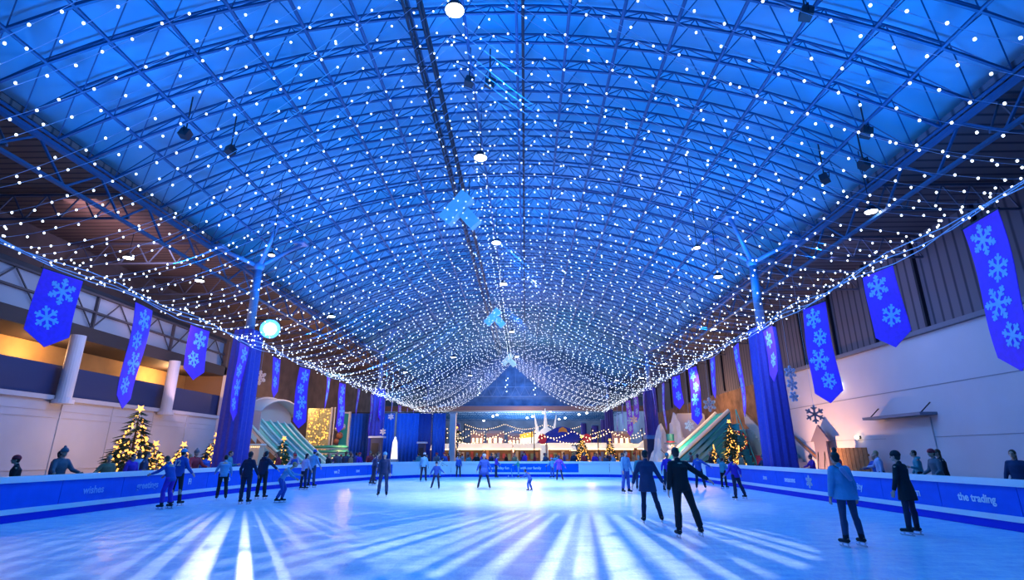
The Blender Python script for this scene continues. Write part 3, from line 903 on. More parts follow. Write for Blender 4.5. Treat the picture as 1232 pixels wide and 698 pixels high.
# ------------------------------------------------------------------ rink boards
M_bblue = mat('board_blue', (.0, .12, .72), .7, spec=.2, noise_scale=3, noise_amt=.08)
M_bwhite = mat('board_white', (.75, .8, .86), .4)
M_letter = mat('letter_white', (.7, .8, .95), .5)
M_letterb = mat('letter_blue', (.15, .42, .85), .5)
def board(p, q, lab, text=None, blue=True, tsize=.3, logo=None, tm=None):
    p = V((*p, 0)); q = V((*q, 0)); d = q - p; L = d.length; a = math.atan2(d.y, d.x)
    t = thing('rink_board', lab, 'rink board', tuple((p + q) / 2), a, 'rink boards')
    # outline runs clockwise seen from above, so the ice lies at local -y
    MB().box((0, .06, .64), (L - .02, .08, .64)).build('panel', M_bblue if blue else M_bwhite, t)
    MB().box((0, .05, 1.02), (L, .16, .13)).box((0, .05, 1.1), (L, .1, .03)).build('top_rail', M_bwhite, t)
    MB().box((0, .04, .26), (L, .1, .13)).build('kick_rail', M_bwhite, t)
    MB().box((0, .05, .1), (L, .08, .2)).build('base_strip', mat('board_base', (.0, .03, .6), .7, spec=.2), t)
    mb = MB()
    for x in (-L/2 + .06, L/2 - .06): mb.box((x, .14, .5), (.07, .09, 1.0)); mb.bar((x, .18, .7), (x, .55, .02), .025)
    mb.build('support_post', M_steel_dark, t)
    if text:
        me = text_mesh(text, tsize, .004, .006); me.materials.append(tm or M_letter)
        o = bpy.data.objects.new('lettering', me); COL.objects.link(o); o.parent = t
        o.location = (0.0 if not logo else .1, .012, .63); o.rotation_euler = (PI/2, 0, 0)
    if logo:
        mb = MB()
        if logo == 'flake': snowflake_mb(mb, lambda aa, bb, tt: (aa - L*.34, .014 + tt, bb + .63), (0, 0), .24, .06, -.006, .006)
        else:
            for k in range(3): mb.ell((L*.02*k - .1, .016, .5 + .14*k), (.12 - .02*k, .008, .1 - .015*k))
        mb.build('logo_print', M_letterb if logo != 'flake' else M_letter, t)
TL = {8: ('snow', None), 9: ('', None), 10: ('greetings', None), 11: ('Fi', None), 12: ('freeto', None), 13: ('', 'flake'), 14: ('streamings', None), 15: ('streamings', None), 16: ('', 'blob'), 17: ('we', None), 18: ('2', None)}
n_out = len(OUT)
left_words = {9: ('wishes', None), 10: ('greetings', None), 11: ('Fi', None), 12: ('freeto', None), 14: ('streamings', None), 15: ('', 'blob'), 16: ('we 2', None), 17: ('see', None), 18: ('snow', None)}
for i in range(n_out - 1):
    p, q = OUT[i], OUT[i+1]
    if q[1] < 2 : 
        if p[1] < 2: continue
    mx = (p[0] + q[0]) / 2; my = (p[1] + q[1]) / 2
    txt = logo = None; blue = True; tm = None
    if mx < -9.5:
        w = left_words.get(i); 
        if w: txt, logo = (w[0] or None), w[1]
        lab = 'rink board on the slide side ' + (('reading %s' % txt) if txt else 'without words') + ', %d panels before the far corner' % (21 - i)
        tm = M_letterb if i <= 10 else None
    elif my > 41.0 and -9 < mx < 7:
        blue = -3.3 < mx < 4.1
        txt = {-2: 'the holiday fun', 0: 'with our family', 2: 'greetings'}.get(round(mx) if round(mx) in (-2, 0, 2) else 99) if blue else None
        lab = ('blue lettered' if blue else 'plain white') + ' board across the far end, centred %s' % ('near the white pillar' if mx < -5 else 'below the bright awnings' if mx < -1 else 'behind the small child' if mx < 1.5 else 'below the domed tent' if mx < 5.5 else 'toward the white wall')
    elif my > 34.6:
        lab = 'plain white curved corner board ' + ('before the curtains' if mx < 0 else 'before the second column sleeve'); blue = False
    else:
        j = int(round((34.6 - my - 1.2) / 2.4))
        w = {3: ('see', None), 4: ('seasons', None), 5: ('', 'flake'), 6: ('city', None), 7: ('lill from', None), 8: ('the trading', None), 9: ('place', None), 10: ('snow', None)}.get(j)
        if w: txt, logo = (w[0] or None), w[1]
        lab = 'rink board on the white wall side ' + (('reading %s' % txt) if txt else 'without words') + ', %d panels from the corner' % (j + 1)
    board(p, q, lab, txt, blue, .3 if len(txt or '') < 10 else .26, logo, tm)
# ------------------------------------------------------------------ giant slides, sets, market
M_teal = mat('slide_teal', (.0, .42, .42), .4)
M_teal2 = mat('slide_teal_blue', (.0, .28, .42), .4)
M_teald = mat('slide_teal_dark', (.0, .24, .34), .45)
M_tealw = mat('slide_pale', (.6, .85, .85), .4)
M_cream = mat('slide_cream', (.9, .72, .55), .5)
M_hood = mat('hood_grey', (.42, .42, .5), .6)
M_gold = mat('gold', (.8, .5, .15), .35, .6)
def glow(name, c, s): return mat('glow_' + name, c, .5, emit=c, estr=s, no_mis=True)
G_WARM = glow('warm', (1, .66, .35), 3.0); G_GOLD = glow('gold', (1, .48, .09), 2.2); G_WHITE = glow('white', (1, .88, .72), 1.2)
G_BULB = glow('bulb', (1, .7, .4), 3.0); G_RED = glow('red', (1, .05, .1), 1.6)
def lights_mb(pts, r=.035):
    mb = MB()
    for p in pts: bulb(mb, V(p), r)
    return mb
# striped slide: profile along x, width along y
def slide(name, lab, prof, y0, y1, lanes, flip):
    t = thing(name, lab, 'slide', (prof[0][0], y0, 0), 0)
    ox = prof[0][0]
    def P(i, f): return (prof[i][0] - ox, (y1 - y0) * f, prof[i][1])
    lw = 1.0 / lanes
    for k in range(lanes):
        mb = MB(); vs = []; fs = []
        for i in range(len(prof)):
            for f in (k * lw + .03, k * lw + lw/2, (k + 1) * lw - .03):
                x, y, z = P(i, f)
                sag = (-.1 if flip else -.03) if abs(f - (k*lw + lw/2)) < 1e-6 else 0
                vs += [(x, y, z + sag), (x, y, z + sag - .12)]
        for i in range(len(prof) - 1):
            o = i * 6; q = o + 6
            fs += [(o, q, q+2, o+2), (o+2, q+2, q+4, o+4), (o+1, o+3, q+3, q+1), (o+3, o+5, q+5, q+3), (o, o+1, q+1, q), (o+4, q+4, q+5, o+5)]
        mb.add(vs, fs); mb.build('slide_lane', M_teal if k % 2 == 0 else M_teal2 if lanes > 2 else M_teal, t)
    for k in range(lanes + 1):
        mb = MB(); mb.path([(P(i, k * lw)[0], P(i, k * lw)[1], P(i, k*lw)[2] + (.12 if flip else .03)) for i in range(len(prof))], .15 if flip else .085, 8)
        mb.build('lane_rail', M_cream if flip else M_tealw, t)
    # supporting body: side panels under both edges
    for f, nm in ((0, 'side_panel'), (1, 'side_panel')):
        mb = MB(); yy = (y1 - y0) * f
        poly = [(prof[i][0] - ox, prof[i][1] - .15) for i in range(len(prof))] + [(prof[-1][0] - ox, 0), (prof[0][0] - ox, 0)]
        mb.prism(poly, lambda a, b, tt: (a, yy + tt, b), -.05, .05)
        mb.build(nm, M_teald if flip else M_cream, t)
    mb = MB()
    mb.box((.0, (y1-y0)/2, prof[0][1]/2), (.2, y1 - y0, prof[0][1])); mb.build('back_panel', M_teald, t)
    return t
def curve_prof(x0, z0, x1, z1, n, p):
    return [(x0 + (x1 - x0) * i / n, z1 + (z0 - z1) * (1 - i / n) ** p) for i in range(n + 1)]
s1 = slide('giant_slide', 'giant teal and white striped slide under a grey arched hood', curve_prof(-20.7, 5.0, -14.8, .35, 12, 1.35), 38.2, 45.8, 6, False)
mb = MB(); vs = []; n = 14
for i in range(n + 1):                           # arched hood over the slide top
    f = i / n; a = PI * f
    yy = 7.6 * f; zz = 4.9 + 1.05 * math.sin(a) ** .7
    for xx, dz in ((-.8, 0), (2.0, -.25)):
        for off in (0, -.14): vs.append((xx, yy, zz + dz + off))
fs = []
for i in range(n):
    o = i*4; q = o+4
    fs += [(o, q, q+2, o+2), (o+1, o+3, q+3, q+1), (o, o+1, q+1, q), (o+2, q+2, q+3, o+3)]
fs += [(0, 2, 3, 1), (n*4, n*4+1, n*4+3, n*4+2)]
mb.add(vs, fs); mb.build('hood', M_hood, s1, smooth=True)
mb = MB(); mb.prism([(-.8, 0), (-.8, 4.9), (2.0, 4.5), (2.0, 3.2), (.4, 4.6), (.4, 0)], lambda a, b, t: (a, t - .02, b), 0, .1); mb.build('hood_side', M_hood, s1)
mb = MB(); mb.prism([(0, 0), (7.6, 0)] + [(7.6 * (1 - k / 12), 4.85 + 1.05 * math.sin(PI * k / 12) ** .7) for k in range(13)], lambda a, b, t: (t, a, b), .75, .9); mb.build('hood_back', M_hood, s1)
# candy checks on the near side panel
pr = curve_prof(0, 5.0, 5.9, .35, 12, 1.35)
mbs = [MB(), MB()]
for i in range(11):
    (xa, za), (xb, zb) = pr[i], pr[i+1]
    for r_ in range(2):
        m = mbs[(i + r_) % 2]; o = .35 + .38 * r_
        if min(za, zb) - o - .36 < 0: continue
        m.prism([(xa, za - o), (xb, zb - o), (xb, zb - o - .36), (xa, za - o - .36)], lambda a, b, t: (a, t, b), -.09, -.05)
mbs[0].build('check_trim', mat('check_rust', (.42, .2, .1), .5), s1); mbs[1].build('check_trim', M_tealw, s1)

s2 = slide('giant_slide', 'teal slide with broad cream side rails descending from the tree column', [(16.4, 4.9), (14.8, 3.55), (13.2, 2.25), (11.9, 1.2), (10.9, .5), (10.2, .3)], 44.2, 47.2, 1, True)
mb = MB()
for k in range(7):
    mb.prism([(-.2, 4.3 - k*.6), (-.2, 4.15 - k*.6), (-4.9 + k*.62, .25), (-4.7 + k*.62, .25)], lambda a, b, t: (a, t, b), -.09, -.05)
mb.build('side_stripes', mat('slide_teal_bright', (.02, .5, .5), .4), s2)
mb = MB()
for k in range(8):
    mb.bx(.1 + k*.13, .23 + k*.13, -1.2, -.05, 0, 3.9 - k*.48)
mb.build('stair_block', M_teald, s2)
mb = MB()
for k in range(8): mb.bx(.1 + k*.13, .25 + k*.13, -1.25, -.05, 3.84 - k*.48, 3.92 - k*.48)
mb.bar((.1, -1.2, 5.0), (1.2, -1.2, .9), .035, 6).bar((.1, -1.2, 3.9), (.1, -1.2, 5.0), .03, 6).bar((1.2, -1.2, .0), (1.2, -1.2, .9), .03, 6)
mb.build('stair_treads', mat('slide_teal_bright', (.02, .5, .5), .4), s2)
# wreath leaning at the slide's base, with red bows and warm lights
t = thing('wreath', 'big round wreath with red ornaments and warm lights beside the teal slide', 'wreath', (16.2, 42.6, 2.6))
mb = MB(); rr = random.Random(3)
for k in range(520):
    a = rr.uniform(0, 2*PI); q = .62 + rr.gauss(0, .1)
    p = V((q*math.cos(a), rr.uniform(-.12, .12), q*math.sin(a)))
    d = V((rr.uniform(-1, 1), rr.uniform(-1, 1), rr.uniform(-1, 1))).normalized()
    mb.bar(p, p + d*.14, .018, 3, .002, caps=False)
mb.build('foliage', mat('fir_green', (.015, .06, .035), .8), t)
lights_mb([((.62 + rr.gauss(0, .1))*math.cos(a), rr.uniform(-.18, -.05), (.62 + rr.gauss(0, .1))*math.sin(a)) for a in [rr.uniform(0, 6.28) for _ in range(60)]], .03).build('fairy_lights', G_GOLD, t, kind='stuff')
mb = MB()
for k in range(14): a = k * 2*PI/14; mb.ell((.66*math.cos(a), -.16, .66*math.sin(a)), .085, 10, 8)
mb.build('red_bauble', mat('bauble_red', (.5, .02, .04), .25), t, smooth=True)
MB().bar((0, .1, -2.6), (0, .1, .6), .04, 6).bar((-.5, .3, -2.6), (0, .1, -1.2), .03, 6).build('stand', M_steel_dark, t)

def xmas_tree(x, y, h, r, lab, warm=True, nl=160, green=(.012, .05, .03), group='lit Christmas trees'):
    t = thing('christmas_tree', lab, 'christmas tree', (x, y, 0), random.uniform(0, 6), group)
    MB().bar((0, 0, 0), (0, 0, h * .9), r * .08, 8, r * .02).build('trunk', mat('bark', (.09, .05, .03), .9), t)
    mb = MB(); rr = random.Random(int(x * 31 + y * 7)); n = int(520)
    for k in range(n):
        f = 1 - math.sqrt(rr.random()); z = h * (.1 + .9 * f); q = r * (1 - f) * rr.uniform(.45, 1.0)
        a = rr.uniform(0, 2*PI); p = V((q*math.cos(a), q*math.sin(a), z))
        d = V((math.cos(a), math.sin(a), -.35 + rr.uniform(-.2, .2)))
        L = .1 * h * rr.uniform(.6, 1.2)
        w, u, _ = frame_of(d)
        for s in (-1, 0, 1):
            mb.bar(p, p + (d + w * s * .6) * L, .03 * h / 3, 3, .004, caps=False)
    mb.build('foliage', mat('fir_%d' % int(green[1]*1000), green, .85), t)
    pts = []
    for k in range(nl):
        f = 1 - math.sqrt(rr.random()); z = h * (.1 + .9 * f); q = r * (1 - f) * rr.uniform(.9, 1.15)
        a = rr.uniform(0, 2*PI); pts.append((q*math.cos(a), q*math.sin(a), z))
    lights_mb(pts, .045).build('fairy_lights', G_GOLD if warm else G_WHITE, t, kind='stuff')
    mb = MB()
    for k in range(5):
        a = -PI/2 + k * 2*PI/5
        mb.prism([(0, 0), (.09*math.cos(a - .6), .09*math.sin(a - .6)), (.2*math.cos(a), .2*math.sin(a)), (.09*math.cos(a + .6), .09*math.sin(a + .6))], lambda aa, b, tt: (aa, tt, b + h + .05), -.02, .02)
    mb.build('star', G_GOLD, t)
    return t
xmas_tree(-17.7, 24.6, 3.6, 1.2, 'tall dark fir with amber lights nearest the off-white wall on the slide side', nl=260)
xmas_tree(-18.7, 27.6, 2.1, 1.25, 'wide low amber lit fir before the off-white wall', nl=300)
xmas_tree(-19.0, 30.4, 2.1, 1.1, 'small amber lit fir beside the low wide one', nl=220)
xmas_tree(-18.8, 33.2, 2.7, 1.1, 'amber lit fir close to the first slide side tree column', nl=220)
xmas_tree(-16.4, 37.2, 2.6, .7, 'green fir standing before the checked edge of the striped slide', green=(.02, .16, .1), nl=60)
xmas_tree(15.2, 41.2, 3.9, .7, 'slim amber lit fir beside the wreath', nl=200)
xmas_tree(13.6, 40.4, 2.1, .55, 'little amber lit fir in front of the teal stair', nl=160)
xmas_tree(14.7, 38.6, 2.0, .6, 'little amber lit fir below the wreath', nl=160)
xmas_tree(-9.2, 74, 5.0, 2.2, 'round bright lit tree past the white pillar', nl=400, warm=False)
xmas_tree(5.9, 58, 3.3, .9, 'gold lit fir in front of the domed tent', nl=260)
xmas_tree(8.9, 58.5, 3.0, .9, 'gold lit fir below the far column sleeves', nl=200)
xmas_tree(-8.3, 87, 4, 1.2, 'dim fir in the market behind the curtains edge', nl=80)
# base planters / props at tree feet on the slide side
for k, (x, y, c) in enumerate(((-16.2, 26.6, 'red'), (-16.9, 29.0, 'red'), (-17.1, 31.8, 'red'))):
    t = thing('gift_box', ('red wrapped gift box by the tall dark fir', 'red wrapped gift box between the low firs', 'red wrapped gift box near the tree column')[k], 'gift box', (x, y, 0), .3 * k, 'gift boxes')
    MB().box((0, 0, .55), (.9, .8, 1.1)).build('box', mat('gift_red', (.45, .02, .08), .5), t)
    MB().box((0, 0, 1.13), (.96, .86, .1)).build('lid', mat('gift_red', (.45, .02, .08), .5), t)
    MB().box((0, 0, .6), (.12, .88, 1.18)).box((0, 0, .6), (.98, .12, 1.18)).ell((.1, 0, 1.26), (.14, .06, .08), 10, 6).ell((-.1, 0, 1.26), (.14, .06, .08), 10, 6).build('ribbon', M_gold, t)

# glitter wall, teal tower, tiered kiosk beyond the striped slide
t = thing('glitter_backdrop', 'tall amber glitter backdrop panels standing past the striped slide', 'backdrop', (-19.5, 51.4, 0))
gm = mat('glitter', (.75, .52, .25), .4, noise_scale=6, noise_amt=.5, bump=.5)
for k in range(2): MB().box((-.55 + 1.12*k, 0, 2.9), (1.08, .3, 5.8)).build('panel', gm, t)
rr = random.Random(8)
lights_mb([(rr.uniform(-1, 1), -.17, rr.uniform(.5, 5.7)) for _ in range(160)], .05).build('fairy_lights', G_GOLD, t, kind='stuff')
MB().bar((1.15, -.1, 0), (1.15, -.1, 5.9), .1, 10).bar((1.45, -.1, 0), (1.45, -.1, 5.9), .07, 10).build('post', mat('post_pale', (.75, .7, .6), .5), t)
t = thing('display_tower', 'narrow teal display tower with a pale frame and stacked ornaments', 'display tower', (-17.4, 51.6, 0))
MB().box((.25, .1, 2.7), (.8, .3, 5.2)).build('screen', mat('tower_teal', (.0, .3, .32), .5), t)
MB().box((.72, 0, 2.8), (.16, .3, 5.4)).box((.25, 0, 5.4), (1.0, .34, .12)).build('frame', mat('post_pale', (.75, .7, .6), .5), t)
mb = MB(); mb.ell((-.05, -.3, 4.85), .28, 14, 10); mb.build('orange_ball', mat('ball_orange', (.85, .4, .1), .35), t, smooth=True)
MB().ell((.2, -.3, 4.1), .32, 14, 10).ell((-.3, -.3, 3.9), .22, 12, 8).build('silver_ball', mat('ball_silver', (.6, .62, .68), .2, .5), t, smooth=True)
MB().ell((0, -.3, 3.3), .3, 14, 10).ell((-.25, -.3, 2.8), .25, 12, 8).build('red_ball', mat('ball_rust', (.4, .15, .08), .3), t, smooth=True)
t = thing('tiered_kiosk', 'round kiosk with green and cream tiers behind the striped slide', 'kiosk', (-17.2, 48.3, 0))
for k in range(3): MB().lathe([(1.75 - .1*k, 1.35 + .38*k), (1.85 - .1*k, 1.45 + .38*k), (1.7 - .1*k, 1.6 + .38*k)], (0, 0, 0), 24).build('tier', mat('kiosk_green', (.03, .3, .2), .5), t)
for k in range(3): MB().lathe([(1.8 - .1*k, 1.27 + .38*k), (1.84 - .1*k, 1.36 + .38*k)], (0, 0, 0), 24).build('tier_trim', mat('kiosk_cream', (.8, .75, .6), .5), t)
MB().bar((0, 0, 0), (0, 0, 1.4), .22, 12).lathe([(1.5, 0), (1.5, .2)], (0, 0, 0), 24).build('base', M_steel_dark, t)
lights_mb([(1.86*math.cos(a), 1.86*math.sin(a), 1.32) for a in [k*2*PI/36 for k in range(36)]], .04).build('rim_light', G_WARM, t, kind='stuff')
# low candy-stand fronts below the slide
t = thing('candy_counter', 'pale decorated counter below the checked slide edge', 'counter', (-19.0, 36.9, 0))
MB().box((0, 0, 1.1), (2.6, .7, 2.2)).build('cabinet', mat('counter_cream', (.75, .68, .5), .6), t)
MB().box((0, -.02, 2.25), (2.8, .85, .12)).build('countertop', M_tealw, t)
lights_mb([(-1.3 + .13*k, -.42, 2.1) for k in range(21)], .03).build('edge_light', G_WARM, t, kind='stuff')

# curtains, pillar, booths
M_cur = cloth('curtain_blue', (.02, .13, .62), .6); M_curd = cloth('curtain_navy', (.01, .04, .28), .6)
for k, (x0, x1, m, lab) in enumerate(((-18.9, -13.4, M_cur, 'tall blue pleated drape, nearest the striped slide'), (-13.2, -10.9, M_cur, 'tall blue pleated drape, middle one before the market'),
                                      (-10.9, -9.6, M_curd, 'narrow navy drape between two blue drapes'), (-9.5, -8.15, M_cur, 'blue pleated drape next to the white pillar'))):
    t = thing('stage_curtain', lab, 'curtain', ((x0+x1)/2, 56, 0), 0, 'stage drapes')
    w = (x1 - x0) / 2
    mb = MB(); pleated(mb, -w, w, 0, .02, 5.65, int((x1-x0)*3), .09); mb.build('cloth', m, t, smooth=True)
    MB().bar((-w, .05, 5.72), (w, .05, 5.72), .04, 6).bar((-w + .03, .05, 0), (-w + .03, .05, 5.7), .035, 6).bar((w - .03, .05, 0), (w - .03, .05, 5.7), .035, 6).build('pipe_frame', M_steel_dark, t)
t = thing('pillar', 'square white pillar at the end of the blue drapes', 'pillar', (-7.65, 58, 0))
MB().box((0, 0, 2.85), (.62, .62, 5.7)).build('shaft', mat('pillar_white', (.8, .8, .84), .5), t); MB().box((0, 0, 5.78), (.8, .8, .16)).box((0, 0, .15), (.8, .8, .3)).build('cap', M_lw, t)
for k, (x, y, h, w, lab) in enumerate(((-13.6, 50.4, 3.05, .9, 'dark booth with a pale roof in front of the drapes'), (-9.9, 53, 2.6, .6, 'narrow dark cabinet with a pale top before the navy drape'))):
    t = thing('booth', lab, 'booth', (x, y, 0))
    MB().box((0, 0, h/2), (w, w, h)).build('body', M_navy, t); MB().box((0, 0, h + .08), (w*1.5, w*1.3, .16)).build('roof', mat('roof_pale', (.5, .6, .75), .5), t)
    MB().box((0, -w/2 - .01, h*.55), (w*.7, .03, h*.6)).build('door', M_steel_dark, t)
t = thing('obelisk_lamp', 'slim glowing white obelisk in front of the blue drapes', 'lamp', (-12.3, 52, 0))
MB().lathe([(.32, 1.2), (.22, 2.7), (.05, 3.2)], (0, 0, 0), 4).build('lamp_shade', glow('obelisk', (1, .92, .88), 1.3), t); MB().box((0, 0, .6), (.7, .7, 1.2)).build('base', M_lw, t)

# white wall side set: ice mountains, panel, snowman
M_snow = mat('snow_white', (.8, .78, .8), .6, noise_scale=2, noise_amt=.08, bump=.3)
def mountain(x, y, w, h, seed, lab):
    rr = random.Random(seed); mb = MB()
    n = 22; m = 7; vs = []; fs = []
    for j in range(m + 1):
        f = j / m
        for i in range(n):
            a = 2*PI*i/n
            q = (1 - f) ** .75 * (1 + .28 * math.sin(3*a + seed) + rr.uniform(-.12, .12))
            vs.append((w/2*q*math.cos(a) + .2*math.sin(seed)*f*w, .7*q*math.sin(a), h * f + (rr.uniform(-.12, .12) * h if 0 < j < m else 0)))
    for j in range(m):
        for i in range(n): fs.append((j*n+i, j*n+(i+1) % n, (j+1)*n+(i+1) % n, (j+1)*n+i))
    fs.append(tuple(range(n-1, -1, -1))); fs.append(tuple(range(m*n, (m+1)*n)))
    mb.add(vs, fs); o = mb.build('ice_mountain', M_snow); o.location = (x, y, 0)
    tag(o, lab, 'ice mountain', 'scenery mountains')
mountain(12.3, 51.2, 2.0, 4.4, 1, 'craggy white mountain prop next to the second column sleeve')
mountain(14.5, 52.4, 2.3, 5.5, 4, 'taller craggy white mountain prop behind the snowman')
mountain(16.9, 51.4, 2.6, 3.7, 7, 'low broad white mountain prop behind the teal slide rails')
t = thing('scenery_board', 'tall pale lilac panel standing behind the mountains', 'panel', (16.4, 54.6, 0))
MB().box((0, 0, 2.7), (2.6, .16, 5.4)).build('sheet', mat('panel_lilac', (.5, .5, .66), .6), t); MB().box((-1.33, 0, 2.75), (.1, .2, 5.5)).box((1.33, 0, 2.75), (.1, .2, 5.5)).box((0, 0, 5.45), (2.76, .2, .1)).build('frame', M_lw, t)
t = thing('snowman', 'snowman figure wearing a tall teal top hat before the mountains', 'snowman', (12.7, 48.7, 0))
mb = MB(); mb.ell((0, 0, .62), (.7, .65, .65), 20, 14).ell((0, 0, 1.55), (.5, .48, .48), 18, 12).ell((0, 0, 2.28), (.36, .36, .36), 16, 12); mb.build('body', M_snow, t, smooth=True)
MB().lathe([(.52, 2.52), (.52, 2.58), (.33, 2.6), (.36, 3.3), (.35, 3.32)], (0, 0, 0), 24).build('top_hat', mat('hat_teal', (.01, .16, .2), .6), t)
MB().lathe([(.345, 2.6), (.36, 2.72)], (0, 0, 0), 24).build('hat_band', mat('gift_red', (.45, .02, .08), .5), t)
MB().bar((0, -.33, 2.28), (0, -.62, 2.24), .05, 8, .01).build('nose', mat('carrot', (.9, .35, .05), .5), t)
mb = MB()
for s in (-1, 1): mb.ell((s*.12, -.33, 2.38), .035, 8, 6)
for k in range(3): mb.ell((0, -.47 + .02*k, 1.4 + .16*k), .04, 8, 6)
mb.build('coal', C['black'], t)
for s in (-1, 1): MB().bar((s*.42, 0, 1.6), (s*.95, -.1, 2.0), .03, 6, .02).bar((s*.8, -.07, 1.88), (s*.85, -.1, 2.12), .015, 5).build('arm', mat('bark', (.09, .05, .03), .9), t)
# stair against the white wall, red block, house shadow board, fence, doorway
t = thing('staircase', 'off-white staircase with wooden handrails against the white wall', 'staircase', (18.9, 41.3, 0))
mb = MB(); n = 14
for k in range(n): mb.bx(-.8, .9, -3.0 + k*.5, -2.5 + k*.5, 0, .35 + k * .25)
mb.build('steps', M_lw, t)
for x in (-.85, .92):
    MB().prism([(-3.0, .35), (-3.0, 1.2), (4.0, 4.9), (4.0, 4.0)], lambda a, b, q: (x + q, a, b), -.05, .05).build('balustrade', M_lw, t)
    MB().bar((x, -3.1, 1.35), (x, 4.0, 5.05), .07, 8).bar((x, -3.0, 0), (x, -3.0, 1.4), .06, 8).build('handrail', mat('rail_wood', (.28, .13, .06), .5), t)
t = thing('landing_hut', 'white panelled hut with a small dark window behind the staircase', 'hut', (18.85, 46.8, 0))
MB().box((0, 0, 1.7), (2.0, 2.0, 3.4)).build('walls', M_lw, t); MB().box((-.1, -1.01, 2.5), (.7, .04, .6)).build('window', M_navy, t); MB().box((-.1, -1.03, 2.5), (.05, .05, .62)).box((-.1, -1.03, 2.5), (.72, .05, .05)).build('window_bars', M_lw, t)
MB().prism([(-1.1, 3.4), (1.08, 3.4), (1.08, 3.6), (-1.1, 3.6)], lambda a, b, q: (a, q, b), -1.15, 1.15).build('roof', M_lw, t)
t = thing('red_crate', 'dark red covered crate at the foot of the white hut', 'crate', (17.1, 39.3, 0))
MB().box((0, 0, .75), (1.6, 1.0, 1.5)).build('cover', mat('crate_red', (.42, .01, .08), .6), t); MB().box((0, 0, 1.52), (1.7, 1.1, .06)).build('lid', mat('crate_red', (.42, .01, .08), .6), t)
M_hshadow = mat('house_shadow_grey', (.13, .12, .2), .8)  # dark colour stands in for a house-shaped cast shadow
t = thing('house_shadow_board', 'dark board standing in for a house shaped shadow on the warm lit wall', 'shadow board', (19.45, 36.9, 0), 0)
MB().prism([(-.75, 0), (.75, 0), (.75, 2.45), (1.15, 2.45), (0, 3.5), (-1.15, 2.45), (-.75, 2.45)], lambda a, b, q: (q, a, b), -.06, .06).build('board', M_hshadow, t)
MB().bar((-.06, -.4, 1.8), (-.35, -.4, 0.03), .03).bar((-.06, .4, 1.8), (-.35, .4, .03), .03).build('brace', M_steel_dark, t)
t = thing('wooden_gate', 'section of upright wooden boards leaning by the white wall', 'fence', (18.9, 33.0, 0))
for k in range(9): MB().box((0, -1.6 + .4*k, 1.0), (.06, .36, 2.0), (0, 0, .0)).build('board', mat('plank_wood', (.35, .17, .07), .7, noise_scale=5, noise_amt=.25), t)
MB().box((.06, 0, .5), (.06, 3.6, .12)).box((.06, 0, 1.6), (.06, 3.6, .12)).build('crossbar', mat('rail_wood', (.28, .13, .06), .5), t)
t = thing('door_canopy', 'grey metal canopy over the pale service door in the white wall', 'canopy', (19.6, 29.2, 0))
MB().box((0, 0, 3.55), (.9, 4.6, .14)).build('roof', mat('canopy_grey', (.16, .2, .28), .5), t); MB().bar((-.3, -2, 3.5), (.38, -2, 4.1), .03).bar((-.3, 2, 3.5), (.38, 2, 4.1), .03).build('bracket', M_steel_dark, t)
mb = MB(); mb.box((19.96, 29.2, 1.7), (.06, 3.6, 3.4)); struct('door_1', mb, M_white_wall)
for k, (y, z, lab) in enumerate(((34.4, 5.75, 'small round wall lamp high on the white wall'), (33.4, 2.6, 'warm wall lamp above the wooden boards'))):
    t = thing('wall_lamp', lab, 'lamp', (19.9, y, z), 0)
    MB().ell((-.12, 0, 0), (.1, .17, .12), 14, 10).build('globe', M_lampw if k == 0 else M_lampc, t); MB().box((.03, 0, 0), (.12, .16, .16)).build('bracket', M_steel_dark, t)

# blue-white moving spotlight on the slide side column
t = thing('stage_spotlight', 'bright blue-white stage spotlight beside the first slide side column', 'spotlight', (-13.6, 27.5, 8.05))
MB().bar((0, .1, 0), (0, .75, .25), .24, 16, .18).build('housing', M_steel_dark, t)
d = V((.42, -.88, -.2)).normalized()
MB().bar(V((0, 0, 0)), d * .1, .5, 28, .5).build('halo_glow', M_haloglow, t)  # emissive disc stands in for the blue glow round the lens
MB().bar(d*.1, d * .14, .3, 24, .3).build('lens', mat('lens_cyan', (1, 1, 1), .3, emit=(.75, 1, 1), estr=25, no_mis=True), t)
MB().bar((-.28, .3, .1), (-.28, .3, .6), .03).bar((.28, .3, .1), (.28, .3, .6), .03).bar((-.28, .3, .6), (.28, .3, .6), .04).bar((0, .3, .6), (-.9, .3, .6), .05).build('yoke', M_steel_dark, t)
